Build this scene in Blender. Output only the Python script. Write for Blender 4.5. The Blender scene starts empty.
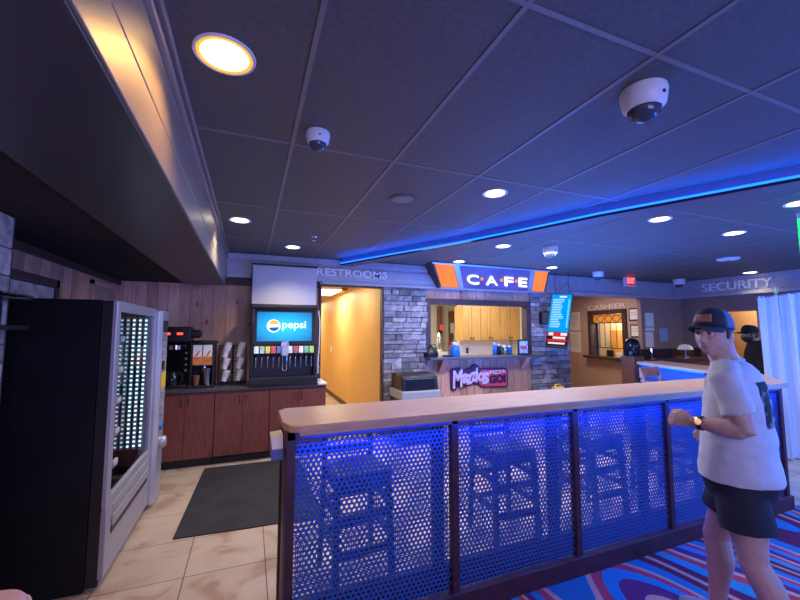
import bpy, bmesh, math, random
from mathutils import Vector, Matrix
R = random.Random(7)
SC = bpy.context.scene
COL = SC.collection
PI = math.pi

# ------------------------------------------------------------------ camera
F_PX, CAM_H = 378.0, 1.58
PITCH = math.atan(31.0 / F_PX)
YAW = math.atan(150.0 / F_PX * math.cos(PITCH))
FW = Vector((math.sin(YAW) * math.cos(PITCH), math.cos(YAW) * math.cos(PITCH), math.sin(PITCH)))
RT = Vector((math.cos(YAW), -math.sin(YAW), 0))
UP = RT.cross(FW)
CAM = Vector((0, 0, CAM_H))
cd = bpy.data.cameras.new('camera'); cam = bpy.data.objects.new('camera', cd); COL.objects.link(cam)
cam.location = CAM; cam.rotation_euler = (PI / 2 + PITCH, 0, -YAW)
cd.sensor_fit = 'HORIZONTAL'; cd.sensor_width = 36; cd.lens = F_PX / 800 * 36; cd.clip_start = 0.05
SC.camera = cam

def ray(x, y): return (FW * F_PX + RT * (x - 400) - UP * (y - 300)) / F_PX
def pZ(x, y, z): d = ray(x, y); return CAM + d * ((z - CAM_H) / d.z)
def pY(x, y, Y): d = ray(x, y); return CAM + d * (Y / d.y)
def pX(x, y, X): d = ray(x, y); return CAM + d * (X / d.x)
def pD(x, y, D): return CAM + ray(x, y) * D

# ------------------------------------------------------------------ materials
def mat(name, col=(.5, .5, .5), rough=.6, metal=0., emit=None, es=0., var=0., vscale=8., spec=.5, bump=0., bscale=40.,
        stretch=None, col2=None, alpha=None, trans=0., island=0.):
    m = bpy.data.materials.new(name); m.use_nodes = True
    nt = m.node_tree; N = nt.nodes; L = nt.links
    b = N['Principled BSDF']
    b.inputs['Base Color'].default_value = (*col, 1); b.inputs['Roughness'].default_value = rough
    b.inputs['Metallic'].default_value = metal; b.inputs['Specular IOR Level'].default_value = spec
    if trans: b.inputs['Transmission Weight'].default_value = trans
    if alpha is not None: b.inputs['Alpha'].default_value = alpha
    if emit: b.inputs['Emission Color'].default_value = (*emit, 1); b.inputs['Emission Strength'].default_value = es
    vec = None
    if var or bump or col2:
        tc = N.new('ShaderNodeTexCoord'); mp = N.new('ShaderNodeMapping')
        L.new(tc.outputs['Object'], mp.inputs['Vector'])
        if stretch: mp.inputs['Scale'].default_value = stretch
        vec = mp.outputs['Vector']
    out = None
    if var or col2:
        n = N.new('ShaderNodeTexNoise'); n.inputs['Scale'].default_value = vscale; n.inputs['Detail'].default_value = 5
        L.new(vec, n.inputs['Vector'])
        r = N.new('ShaderNodeValToRGB'); L.new(n.outputs['Fac'], r.inputs['Fac'])
        c2 = col2 if col2 else tuple(min(1, c * (1 + var)) for c in col)
        c1 = col if col2 else tuple(c * (1 - var) for c in col)
        r.color_ramp.elements[0].color = (*c1, 1); r.color_ramp.elements[0].position = .35
        r.color_ramp.elements[1].color = (*c2, 1); r.color_ramp.elements[1].position = .65
        out = r.outputs['Color']
    if island:
        g = N.new('ShaderNodeNewGeometry'); h = N.new('ShaderNodeHueSaturation')
        mr = N.new('ShaderNodeMapRange'); mr.inputs['To Min'].default_value = 1 - island; mr.inputs['To Max'].default_value = 1 + island
        L.new(g.outputs['Random Per Island'], mr.inputs['Value']); L.new(mr.outputs['Result'], h.inputs['Value'])
        if out: L.new(out, h.inputs['Color'])
        else: h.inputs['Color'].default_value = (*col, 1)
        out = h.outputs['Color']
    if out: L.new(out, b.inputs['Base Color'])
    if bump:
        n2 = N.new('ShaderNodeTexNoise'); n2.inputs['Scale'].default_value = bscale; n2.inputs['Detail'].default_value = 4
        L.new(vec, n2.inputs['Vector'])
        bp = N.new('ShaderNodeBump'); bp.inputs['Strength'].default_value = bump; bp.inputs['Distance'].default_value = .01
        L.new(n2.outputs['Fac'], bp.inputs['Height']); L.new(bp.outputs['Normal'], b.inputs['Normal'])
    return m

def emat(name, col, s): return mat(name, (0, 0, 0), .9, spec=0, emit=col, es=s)

def floor_mat():
    m = mat('travertine_tile', rough=.35); nt = m.node_tree; N = nt.nodes; L = nt.links; b = N['Principled BSDF']
    tc = N.new('ShaderNodeTexCoord'); mp = N.new('ShaderNodeMapping'); L.new(tc.outputs['Object'], mp.inputs['Vector'])
    mp.inputs['Location'].default_value = (-.145, -3.395, 0)
    br = N.new('ShaderNodeTexBrick'); br.offset = 0; br.squash = 1
    br.inputs['Scale'].default_value = 1; br.inputs['Brick Width'].default_value = .495; br.inputs['Row Height'].default_value = .495
    br.inputs['Mortar Size'].default_value = .0035; br.inputs['Mortar Smooth'].default_value = .1
    br.inputs['Color1'].default_value = (.93, .93, .93, 1); br.inputs['Color2'].default_value = (1, 1, 1, 1); br.inputs['Mortar'].default_value = (.25, .2, .17, 1)
    L.new(mp.outputs['Vector'], br.inputs['Vector'])
    n = N.new('ShaderNodeTexNoise'); n.inputs['Scale'].default_value = 3.2; n.inputs['Detail'].default_value = 8; n.inputs['Distortion'].default_value = .9
    L.new(tc.outputs['Object'], n.inputs['Vector'])
    r = N.new('ShaderNodeValToRGB'); e = r.color_ramp.elements
    e[0].position = .36; e[0].color = (.40, .26, .17, 1); e[1].position = .62; e[1].color = (.55, .44, .34, 1)
    x = r.color_ramp.elements.new(.47); x.color = (.50, .385, .285, 1)
    L.new(n.outputs['Fac'], r.inputs['Fac'])
    mx = N.new('ShaderNodeMix'); mx.data_type = 'RGBA'; mx.blend_type = 'MULTIPLY'; mx.inputs['Factor'].default_value = 1
    L.new(r.outputs['Color'], mx.inputs['A']); L.new(br.outputs['Color'], mx.inputs['B']); L.new(mx.outputs['Result'], b.inputs['Base Color'])
    return m

def carpet_mat():
    m = mat('arcade_carpet', rough=.95, spec=.1); nt = m.node_tree; N = nt.nodes; L = nt.links; b = N['Principled BSDF']
    tc = N.new('ShaderNodeTexCoord'); mp = N.new('ShaderNodeMapping'); L.new(tc.outputs['Object'], mp.inputs['Vector'])
    mp.inputs['Rotation'].default_value = (0, 0, math.radians(-38)); mp.inputs['Scale'].default_value = (1.0, .55, 1)
    w = N.new('ShaderNodeTexWave'); w.inputs['Scale'].default_value = .48; w.inputs['Distortion'].default_value = 2.5
    w.inputs['Detail'].default_value = 1.; w.inputs['Detail Scale'].default_value = .55; w.wave_profile = 'SAW'
    wn = N.new('ShaderNodeTexNoise'); wn.inputs['Scale'].default_value = .75; wn.inputs['Detail'].default_value = 1; L.new(mp.outputs['Vector'], wn.inputs['Vector'])
    va = N.new('ShaderNodeVectorMath'); va.operation = 'MULTIPLY_ADD'; va.inputs[1].default_value = (1.7, 1.7, 0); L.new(wn.outputs['Color'], va.inputs[0]); L.new(mp.outputs['Vector'], va.inputs[2])
    L.new(va.outputs['Vector'], w.inputs['Vector'])
    r = N.new('ShaderNodeValToRGB'); r.color_ramp.interpolation = 'CONSTANT'
    cols = [(0, (.02, .15, .28)), (.14, (.12, .02, .05)), (.25, (.50, .24, .15)), (.31, (.10, .02, .06)), (.42, (.02, .22, .32)), (.54, (.42, .05, .06)), (.62, (.55, .30, .2)), (.67, (.12, .03, .10)), (.77, (.02, .18, .34)), (.87, (.40, .05, .08)), (.95, (.50, .28, .2))]
    e = r.color_ramp.elements
    e[0].color = (*cols[0][1], 1); e[0].position = 0; e[1].position = .14; e[1].color = (*cols[1][1], 1)
    for p, c in cols[2:]: k = e.new(p); k.color = (*c, 1)
    L.new(w.outputs['Color'], r.inputs['Fac'])
    n = N.new('ShaderNodeTexNoise'); n.inputs['Scale'].default_value = 180; L.new(tc.outputs['Object'], n.inputs['Vector'])
    mx = N.new('ShaderNodeMix'); mx.data_type = 'RGBA'; mx.blend_type = 'OVERLAY'; mx.inputs['Factor'].default_value = .5
    L.new(r.outputs['Color'], mx.inputs['A']); L.new(n.outputs['Fac'], mx.inputs['B']); L.new(mx.outputs['Result'], b.inputs['Base Color'])
    return m

def plank_mat(name, c1, c2, knot):
    m = mat(name, c1, .6, col2=c2, vscale=5, stretch=(9, 9, .9), island=.28, bump=.15, bscale=12)
    nt = m.node_tree; N = nt.nodes; L = nt.links; b = N['Principled BSDF']
    src = b.inputs['Base Color'].links[0].from_socket
    tc = N['Texture Coordinate']; v = N.new('ShaderNodeTexVoronoi'); v.inputs['Scale'].default_value = 2.6; v.inputs['Randomness'].default_value = 1
    mp = N.new('ShaderNodeMapping'); mp.inputs['Scale'].default_value = (2.0, 2.0, 1); L.new(tc.outputs['Object'], mp.inputs['Vector']); L.new(mp.outputs['Vector'], v.inputs['Vector'])
    r = N.new('ShaderNodeValToRGB'); r.color_ramp.elements[0].position = .05; r.color_ramp.elements[1].position = .13
    r.color_ramp.elements[0].color = (*knot, 1); r.color_ramp.elements[1].color = (1, 1, 1, 1); L.new(v.outputs['Distance'], r.inputs['Fac'])
    mx = N.new('ShaderNodeMix'); mx.data_type = 'RGBA'; mx.blend_type = 'MULTIPLY'; mx.inputs['Factor'].default_value = .9
    L.new(src, mx.inputs['A']); L.new(r.outputs['Color'], mx.inputs['B']); L.new(mx.outputs['Result'], b.inputs['Base Color'])
    return m

def glass_mat(name, tint=(1, 1, 1), fac=.12):
    m = bpy.data.materials.new(name); m.use_nodes = True; nt = m.node_tree; N = nt.nodes; L = nt.links
    N.remove(N['Principled BSDF']); o = N['Material Output']
    t = N.new('ShaderNodeBsdfTransparent'); t.inputs['Color'].default_value = (*tint, 1)
    g = N.new('ShaderNodeBsdfGlossy'); g.inputs['Roughness'].default_value = .02
    mx = N.new('ShaderNodeMixShader'); mx.inputs['Fac'].default_value = fac
    L.new(t.outputs[0], mx.inputs[1]); L.new(g.outputs[0], mx.inputs[2]); L.new(mx.outputs[0], o.inputs['Surface'])
    return m

MT = dict(
    tile=floor_mat(), carpet=carpet_mat(),
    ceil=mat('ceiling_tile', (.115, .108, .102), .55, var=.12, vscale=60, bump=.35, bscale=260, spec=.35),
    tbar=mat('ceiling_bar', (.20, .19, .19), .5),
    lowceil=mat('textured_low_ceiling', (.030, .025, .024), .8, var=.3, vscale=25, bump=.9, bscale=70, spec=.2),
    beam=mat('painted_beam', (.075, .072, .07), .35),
    fascia=mat('brushed_fascia', (.50, .45, .40), .42, metal=.8, var=.06, vscale=30, stretch=(40, 1, 40)),
    fascia2=mat('fascia_moulding', (.40, .38, .38), .4, metal=.6),
    bulk=mat('bulkhead_paint', (.42, .42, .48), .5, var=.05),
    darkwood=mat('dark_trim_wood', (.055, .030, .030), .5, var=.3, vscale=20),
    plank=plank_mat('knotty_pine_plank', (.46, .235, .16), (.60, .345, .245), (.25, .16, .14)),
    plank2=plank_mat('lit_knotty_plank', (.60, .35, .28), (.76, .48, .38), (.30, .18, .16)),  # brighter copy of the planks, lighter colour stands in for more light
    stone=mat('stacked_ledge_stone', (.20, .185, .185), .85, col2=(.38, .35, .335), vscale=14, island=.5, bump=.8, bscale=35),
    mortar=mat('stone_backing', (.05, .05, .055), .9),
    yellow=mat('hall_yellow_paint', (.74, .50, .20), .5, var=.04, vscale=2),
    cream=mat('kitchen_cream_paint', (.74, .68, .52), .6),
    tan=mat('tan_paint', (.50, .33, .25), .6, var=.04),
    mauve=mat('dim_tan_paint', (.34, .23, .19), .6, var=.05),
    counterwood=mat('countertop_wood', (.48, .28, .17), .38, col2=(.58, .37, .24), vscale=6, stretch=(1, 12, 12)),
    maroon=mat('maroon_frame_wood', (.060, .020, .030), .45, var=.25, vscale=15),
    perf=mat('perforated_blue_metal', (.035, .11, .36), .5, metal=.25),
    oak=mat('dark_stool_wood', (.07, .05, .06), .4, var=.2),
    stoolwood=mat('brown_stool_wood', (.30, .13, .07), .4, var=.2),
    cherry=mat('cherry_cabinet_veneer', (.19, .052, .036), .4, var=.22, vscale=7, stretch=(6, 6, .7)),
    lamtop=mat('dark_laminate', (.07, .065, .07), .35, var=.3, vscale=80),
    whitelam=mat('white_laminate', (.7, .68, .68), .4),
    black=mat('black_plastic', (.012, .012, .014), .35),
    blackmet=mat('black_enamel_metal', (.007, .0065, .008), .65, spec=.25, var=.3, vscale=3, bump=.1, bscale=6),
    blackgloss=mat('black_gloss', (.01, .01, .013), .12), domeplastic=mat('dome_plastic', (.06, .07, .10), .12),
    silver=mat('silver_plastic', (.50, .49, .52), .35, metal=.5),
    greypl=mat('grey_painted_steel', (.36, .34, .36), .4, metal=.2),
    chrome=mat('chrome', (.8, .8, .82), .12, metal=1),
    white=mat('white_plastic', (.78, .78, .80), .4),
    paper=mat('white_paper', (.82, .82, .80), .8),
    glass=glass_mat('clear_glass'), smoke=glass_mat('smoked_dome', (.18, .18, .2), .25),
    rubber=mat('black_rubber_mat', (.018, .018, .022), .85, var=.25, vscale=5, bump=.5, bscale=120),
    screenblue=emat('lit_blue_screen', (.0, .36, .85), 1.5),
    screenwhite=emat('lit_white_graphic', (.8, .95, 1.), 1.6),
    screenorange=emat('lit_orange_graphic', (1., .35, .06), 1.4),
    screennavy=emat('lit_navy_graphic', (.02, .10, .5), 1.2),
    menublue=emat('menu_blue', (.0, .33, .85), .95), menured=emat('menu_red', (.75, .03, .05), .8), menuline=emat('menu_text', (.45, .8, 1), 1.0),
    menuwhite=emat('menu_white', (.9, .9, .95), .8), menudark=emat('menu_dark', (.10, .01, .02), .4),
    letter=emat('lit_sign_letter', (.80, .97, 1.), 1.6), orangeplex=mat('orange_sign_panel', (.80, .19, .02), .7, spec=.1, emit=(1, .19, .02), es=.6),
    purpleplex=mat('purple_sign_panel', (.15, .09, .19), .35, emit=(.18, .12, .4), es=.05, var=.2, vscale=4),
    greyletter=mat('metal_letter', (.92, .92, .95), .5),
    dimletter=mat('bronze_letter', (.80, .66, .58), .5),
    red=mat('red_plastic', (.6, .03, .03), .4), redlit=emat('lit_red', (1, .03, .06), 3.2),
    ledblue=emat('led_strip_blue', (.008, .10, 1.), 3.6), ledunder=emat('under_counter_led', (.0, .05, 1.), 110.),
    canlens=emat('can_lens_warm', (1., .66, .24), 3.4), canrim=emat('can_glow_rim', (1., .42, .08), 1.1), canlens2=emat('can_lens_pale', (1., .90, .66), 7.),
    troffer=emat('hall_light_panel', (1., .93, .75), 5.),
    led=emat('vending_led', (.40, .85, 1.), 3.2), ledm=emat('vending_led_dim', (.35, .75, .9), .9),
    green=emat('green_tube', (.01, .75, .14), 2.2), redled=emat('red_indicator', (1, .04, .02), 4.),
    vinside=mat('vending_interior', (.10, .13, .14), .4),
    pine=mat('honey_cabinet_wood', (.62, .33, .10), .4, var=.15, vscale=6, stretch=(6, 6, .8)),
    yellowpl=mat('yellow_plastic', (.75, .50, .05), .4),
    bluepl=mat('blue_plastic', (.02, .15, .55), .4),
    bag=mat('clear_bin_liner', (.50, .50, .56), .3, alpha=.7), legled=emat('bar_leg_led', (0, .05, 1), 7.),
    brown=mat('brown_door_paint', (.22, .09, .05), .5),
    bronzegl=mat('orange_art_glass', (.75, .30, .06), .3, emit=(1, .35, .05), es=.25),
    curtain=mat('white_drape', (.78, .78, .80), .9),
    pinkseat=mat('pale_vinyl', (.62, .44, .42), .45),
    signpur=mat('sign_plum', (.06, .015, .07), .4), signlav=mat('sign_lavender', (.68, .55, .85), .4), signred=mat('sign_crimson', (.62, .08, .16), .4),
    signpink=mat('sign_pink_letter', (.75, .62, .70), .4),
    imgblue=mat('poster_blue', (.12, .25, .55), .5, col2=(.6, .65, .8), vscale=30), imgred=mat('poster_red', (.65, .08, .05), .5),
    imgorange=mat('poster_orange', (.80, .30, .06), .5, col2=(.5, .12, .04), vscale=20),
    mirror=mat('mirror_glass', (.35, .37, .45), .2, col2=(.7, .7, .8), vscale=9, metal=.4),
)

# ------------------------------------------------------------------ mesh builder
class MB:
    def __init__(s): s.v = []; s.f = []
    def add(s, vs, fs):
        k = len(s.v); s.v += [Vector(p) for p in vs]; s.f += [tuple(i + k for i in f) for f in fs]; return s
    def box(s, x0, x1, y0, y1, z0, z1):
        return s.add([(x0, y0, z0), (x1, y0, z0), (x1, y1, z0), (x0, y1, z0), (x0, y0, z1), (x1, y0, z1), (x1, y1, z1), (x0, y1, z1)],
                     [(0, 3, 2, 1), (4, 5, 6, 7), (0, 1, 5, 4), (1, 2, 6, 5), (2, 3, 7, 6), (3, 0, 4, 7)])
    def obox(s, c, u, v, w):      # oriented box: centre and three half-axes
        c = Vector(c); u = Vector(u); v = Vector(v); w = Vector(w)
        if u.cross(v).dot(w) < 0: u = -u
        P = [c + u * a + v * b + w * d for d in (-1, 1) for a, b in ((-1, -1), (1, -1), (1, 1), (-1, 1))]
        return s.add(P, [(0, 3, 2, 1), (4, 5, 6, 7), (0, 1, 5, 4), (1, 2, 6, 5), (2, 3, 7, 6), (3, 0, 4, 7)])
    def prism(s, poly, ext):      # planar polygon (3d points) extruded by ext
        ext = Vector(ext); P = [Vector(p) for p in poly]; n = len(P)
        nr = Vector((0, 0, 0))
        for i in range(n): nr += P[i].cross(P[(i + 1) % n])
        if nr.dot(ext) > 0: P = P[::-1]
        return s.add(P + [p + ext for p in P], [tuple(range(n)), tuple(range(2 * n - 1, n - 1, -1))] + [(i, i + n, (i + 1) % n + n, (i + 1) % n) for i in range(n)])
    def tube(s, pts, r, n=10, cap=True, sx=None):
        pts = [Vector(p) for p in pts]; m = len(pts)
        rs = r if isinstance(r, (list, tuple)) else [r] * m
        prev = None; vs = []
        for i, p in enumerate(pts):
            t = (pts[min(i + 1, m - 1)] - pts[max(i - 1, 0)]).normalized()
            if prev is None: a = t.orthogonal().normalized()
            else:
                a = prev - t * prev.dot(t)
                a = a.normalized() if a.length > 1e-6 else t.orthogonal().normalized()
            prev = a; b = t.cross(a)
            vs += [p + (a * math.cos(2 * PI * k / n) + b * math.sin(2 * PI * k / n)) * rs[i] for k in range(n)]
        fs = [(i * n + k, i * n + (k + 1) % n, (i + 1) * n + (k + 1) % n, (i + 1) * n + k) for i in range(m - 1) for k in range(n)]
        if cap: fs += [tuple(range(n - 1, -1, -1)), tuple((m - 1) * n + k for k in range(n))]
        return s.add(vs, fs)
    def lathe(s, prof, c=(0, 0, 0), n=24, axis=None, cap=True):
        c = Vector(c); q = Matrix.Identity(3) if axis is None else Vector((0, 0, 1)).rotation_difference(Vector(axis)).to_matrix()
        m = len(prof)
        vs = [c + q @ Vector((r * math.cos(2 * PI * k / n), r * math.sin(2 * PI * k / n), z)) for r, z in prof for k in range(n)]
        fs = [(i * n + k, i * n + (k + 1) % n, (i + 1) * n + (k + 1) % n, (i + 1) * n + k) for i in range(m - 1) for k in range(n)]
        if cap: fs += [tuple(range(n - 1, -1, -1)), tuple((m - 1) * n + k for k in range(n))]
        return s.add(vs, fs)
    def loft(s, rings, cap=True):
        n = len(rings[0]); m = len(rings); vs = [p for r in rings for p in r]
        fs = [(i * n + k, i * n + (k + 1) % n, (i + 1) * n + (k + 1) % n, (i + 1) * n + k) for i in range(m - 1) for k in range(n)]
        if cap: fs += [tuple(range(n - 1, -1, -1)), tuple((m - 1) * n + k for k in range(n))]
        return s.add(vs, fs)
    def build(s, name, m, parent=None, bevel=0., smooth=False, seg=2):
        off = wloc(parent) if parent is not None else Vector((0, 0, 0))
        me = bpy.data.meshes.new(name); me.from_pydata([tuple(p - off) for p in s.v], [], s.f); me.update()
        o = bpy.data.objects.new(name, me); COL.objects.link(o)
        me.materials.append(MT[m] if isinstance(m, str) else m)
        if parent is not None: o.parent = parent
        if bevel:
            b = o.modifiers.new('b', 'BEVEL'); b.width = bevel; b.segments = seg; b.limit_method = 'ANGLE'; b.angle_limit = math.radians(40)
        if smooth:
            bm = bmesh.new(); bm.from_mesh(me)
            for f in bm.faces: f.smooth = True
            for e in bm.edges:
                if len(e.link_faces) == 2 and e.calc_face_angle() > math.radians(42): e.smooth = False
            bm.to_mesh(me); bm.free()
        return o

def wloc(o):
    v = Vector((0, 0, 0))
    while o is not None: v += o.location; o = o.parent
    return v

def tag(o, label, cat, group=None):
    o['label'] = label; o['category'] = cat
    if group: o['group'] = group
    return o
def thing(name, label, cat, loc, group=None):
    o = bpy.data.objects.new(name, None); COL.objects.link(o); o.location = loc; o.empty_display_size = .1
    return tag(o, label, cat, group)
def struct(o): o['kind'] = 'structure'; return o
def kids(o): return [c for c in bpy.data.objects if c.parent == o]
def dup(root, loc, rz=0., label=None, group=None):
    r = root.copy(); COL.objects.link(r); r.location = loc; r.rotation_euler = (0, 0, rz)
    if label: r['label'] = label
    if group: r['group'] = group
    for ch in kids(root):
        c = ch.copy(); COL.objects.link(c); c.parent = r
        for g in kids(ch):
            d = g.copy(); COL.objects.link(d); d.parent = c
    return r

def text_mesh(name, s, origin, right, up, width=None, height=None, depth=.01, m='white', parent=None, bold=0., shear=0., spacing=1.):
    """raised lettering: origin = lower left corner, right/up = unit directions, extruded towards the reader"""
    cu = bpy.data.curves.new('txt', 'FONT'); cu.body = s; cu.size = 1; cu.extrude = .5; cu.offset = bold; cu.shear = shear; cu.space_character = spacing
    cu.resolution_u = 4
    to = bpy.data.objects.new('txt', cu); COL.objects.link(to)
    bpy.context.view_layer.update()
    me = bpy.data.meshes.new_from_object(to.evaluated_get(bpy.context.evaluated_depsgraph_get()))
    bpy.data.objects.remove(to); bpy.data.curves.remove(cu)
    xs = [v.co.x for v in me.vertices]; ys = [v.co.y for v in me.vertices]
    w0, h0 = max(xs) - min(xs), max(ys) - min(ys)
    sx = width / w0 if width else None; sy = height / h0 if height else None
    sx = sx or sy; sy = sy or sx
    right = Vector(right).normalized(); up = Vector(up).normalized(); nr = right.cross(up)
    off = wloc(parent) if parent is not None else Vector((0, 0, 0)); O = Vector(origin)
    mx, my = min(xs), min(ys)
    for v in me.vertices:
        v.co = O + right * ((v.co.x - mx) * sx) + up * ((v.co.y - my) * sy) + nr * ((v.co.z + .5) * depth) - off
    me.materials.clear(); me.materials.append(MT[m] if isinstance(m, str) else m); me.name = name
    o = bpy.data.objects.new(name, me); COL.objects.link(o)
    if parent is not None: o.parent = parent
    return o
# ================================================================== SETTING
CZ = 2.63          # main ceiling
YB = 5.62          # back wall planks
def planks_y(name, x0, x1, z0, z1, y, th=.02, w=.135, m='plank'):
    b = MB(); x = x0
    while x < x1 - .01:
        e = min(x + w * R.uniform(.85, 1.15), x1); b.box(x + .0035, e - .0035, y, y + th + R.uniform(0, .003), z0, z1); x = e
    b.box(x0, x1, y + th * .6, y + th + .03, z0, z1)
    return b.build(name, m)
def planks_x(name, y0, y1, z0, z1, x, th=.02, w=.135, m='plank'):
    b = MB(); y = y0
    while y < y1 - .01:
        e = min(y + w * R.uniform(.85, 1.15), y1); b.box(x - th - R.uniform(0, .003), x, y + .0025, e - .0025, z0, z1); y = e
    b.box(x - th - .03, x - th * .6, y0, y1, z0, z1)
    return b.build(name, m)

b = MB(); b.box(-1.75, 9.2, -2.5, 12.8, -.08, 0); struct(b.build('floor', 'tile'))
b = MB(); b.box(.19, 8.8, -2.5, 1.99, 0, .008); struct(b.build('floor_carpet', 'carpet'))
# main ceiling slab, hung bars
b = MB(); b.box(-.36, 9.2, -2.5, YB + .1, CZ, CZ + .06); struct(b.build('ceiling', 'ceil'))
b = MB()
for k in range(-1, 15):
    x = .19 + .61 * k
    if x > -.33: b.box(x - .010, x + .010, -2.5, 5.5, CZ - .004, CZ + .002)
for k in range(-3, 3):
    y = 2.125 + 1.22 * k; b.box(-.33, 9.0, y - .009, y + .009, CZ - .0035, CZ + .002)
struct(b.build('ceiling_grid', 'tbar'))
# lower ceiling and beam at left
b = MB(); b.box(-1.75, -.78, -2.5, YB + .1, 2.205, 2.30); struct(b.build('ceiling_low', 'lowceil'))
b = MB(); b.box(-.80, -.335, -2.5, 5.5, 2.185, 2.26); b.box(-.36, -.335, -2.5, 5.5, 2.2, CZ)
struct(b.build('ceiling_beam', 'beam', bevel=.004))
b = MB(); b.box(-.335, -.324, -2.5, 5.5, 2.19, 2.345); b.box(-.335, -.3215, -2.5, 5.5, 2.345, 2.55); struct(b.build('trim_1', 'fascia', bevel=.003))
b = MB(); b.box(-.335, -.30, -2.5, 5.5, 2.555, 2.58); b.box(-.335, -.285, -2.5, 5.5, 2.605, CZ); struct(b.build('trim_2', 'fascia2', bevel=.004))
# back wall of planks
struct(planks_y('wall_back', -1.75, .955, 0, 2.24, YB, m='plank2'))
b = MB(); b.box(-1.75, .93, 5.57, 5.63, 2.205, 2.30); struct(b.build('trim_3', 'darkwood', bevel=.004))
# bulkhead with boards (restrooms / cafe / cashier)
b = MB(); b.box(-.335, 2.75, 5.5, 5.75, 2.30, CZ); b.box(2.75, 9.0, 5.5, 5.75, 2.28, CZ)
b.box(.93, 2.75, 5.5, 5.75, 2.265, 2.31)
struct(b.build('wall_bulkhead', 'bulk'))
b = MB(); b.box(-.31, 9.0, 5.455, 5.5, CZ - .09, CZ - .005); b.box(-.31, .0, 5.47, 5.5, 2.30, 2.36); b.box(.95, 2.8, 5.475, 5.5, 2.265, 2.305); b.box(-.31, 2.8, 5.485, 5.5, 2.36, 2.50)
b.box(5.3, 9.0, 5.47, 5.5, 2.28, 2.33)
struct(b.build('trim_4', 'bulk', bevel=.006))
# restroom corridor
b = MB(); b.box(.93, .962, 5.55, 5.66, 0, 2.29); b.box(1.885, 1.915, 5.52, 5.62, 0, 2.29); b.box(.93, 1.9, 5.56, 5.66, 2.245, 2.29); struct(b.build('door_1', 'darkwood', bevel=.003))
b = MB(); b.box(1.90, 1.98, 5.6, 12.8, 0, 2.5); struct(b.build('wall_hall_right', 'yellow'))
b = MB(); b.box(.70, .80, 5.68, 12.8, 0, 2.5); b.box(.70, .95, 5.65, 5.70, 0, 2.5); struct(b.build('wall_hall_left', 'yellow'))
b = MB(); b.box(.7, 1.98, 12.7, 12.8, 0, 2.5); struct(b.build('wall_hall_end', 'yellow'))
b = MB(); b.box(.7, 1.98, 5.7, 12.8, 2.42, 2.5); struct(b.build('ceiling_hall', mat('hall_ceiling_tile', (.55, .45, .28), .7, var=.1, vscale=40)))
b = MB()
for k in range(11): b.box(.8, 1.9, 5.95 + k * .61 - .01, 5.95 + k * .61 + .01, 2.413, 2.422)
b.box(1.29, 1.31, 5.7, 12.6, 2.413, 2.422); struct(b.build('ceiling_hall_grid', mat('hall_grid', (.5, .4, .25), .5)))
b = MB(); b.box(1.885, 1.90, 5.65, 12.6, 0, .10); struct(b.build('baseboard_right', 'darkwood', bevel=.003))
# left wall and its pillar
struct(planks_x('wall_left', -2.5, 5.64, 0, 2.22, -1.52))
b = MB(); b.box(-1.53, -1.50, -2.5, 5.6, 2.14, 2.205); struct(b.build('trim_5', 'darkwood', bevel=.004))
def stones_y(b, x0, x1, z0, z1, yf, dep, hmin=.045, hmax=.10):
    z = z0
    while z < z1 - .01:
        h = min(R.uniform(hmin, hmax), z1 - z)
        if z1 - z - h < .02: h = z1 - z
        x = x0
        while x < x1 - .005:
            w = R.uniform(.10, .34)
            if x1 - x - w < .07: w = x1 - x
            d = R.uniform(0, .035); g = .003
            j = lambda a: R.uniform(-a, a)
            vs = [(x + g, yf - d + j(.006), z + g), (x + w - g, yf - d + j(.006), z + g + j(.003)), (x + w - g, yf + dep, z + g), (x + g, yf + dep, z + g),
                  (x + g, yf - d + j(.008), z + h - g + j(.003)), (x + w - g, yf - d + j(.008), z + h - g), (x + w - g, yf + dep, z + h - g), (x + g, yf + dep, z + h - g)]
            b.add(vs, [(0, 3, 2, 1), (4, 5, 6, 7), (0, 1, 5, 4), (1, 2, 6, 5), (2, 3, 7, 6), (3, 0, 4, 7)])
            x += w
        z += h
    return b
def stone_pillar(name, x0, x1, y0, y1, z0, z1, hmin=.045, hmax=.10):
    o = stones_y(MB(), x0, x1, z0, z1, y0, (y1 - y0) * .9, hmin, hmax).build(name, 'stone', bevel=.006)
    k = MB(); k.box(x0 + .015, x1 - .015, y0 + .012, y1, z0, z1); k.build('backing', 'mortar', o)
    return struct(o)
stone_pillar('wall_stone_left', 1.915, 2.66, 5.545, 5.75, 0, 2.275)
stone_pillar('wall_stone_right', 4.74, 5.66, 5.545, 5.75, 0, 2.275)
stone_pillar('wall_pillar_left', -1.52, -1.215, 2.36, 2.70, 0, 2.2, .09, .16)
# cafe wall: planks around the serving hatch
WX0, WX1, WZ0, WZ1 = 2.70, 4.66, 1.165, 2.04
struct(planks_y('wall_cafe_lower', 2.66, 4.74, 0, WZ0 - .042, 5.56, w=.155))
struct(planks_y('wall_cafe_upper', 2.66, 4.74, WZ1 + .06, 2.28, 5.56, w=.155))
b = MB(); b.box(2.64, 2.72, 5.52, 5.66, WZ0 - .03, WZ1 + .07); b.box(4.645, 4.75, 5.52, 5.66, WZ0 - .03, WZ1 + .07); b.box(2.64, 4.75, 5.525, 5.66, WZ1 - .02, WZ1 + .07)
struct(b.build('window_1', 'darkwood', bevel=.004))
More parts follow.
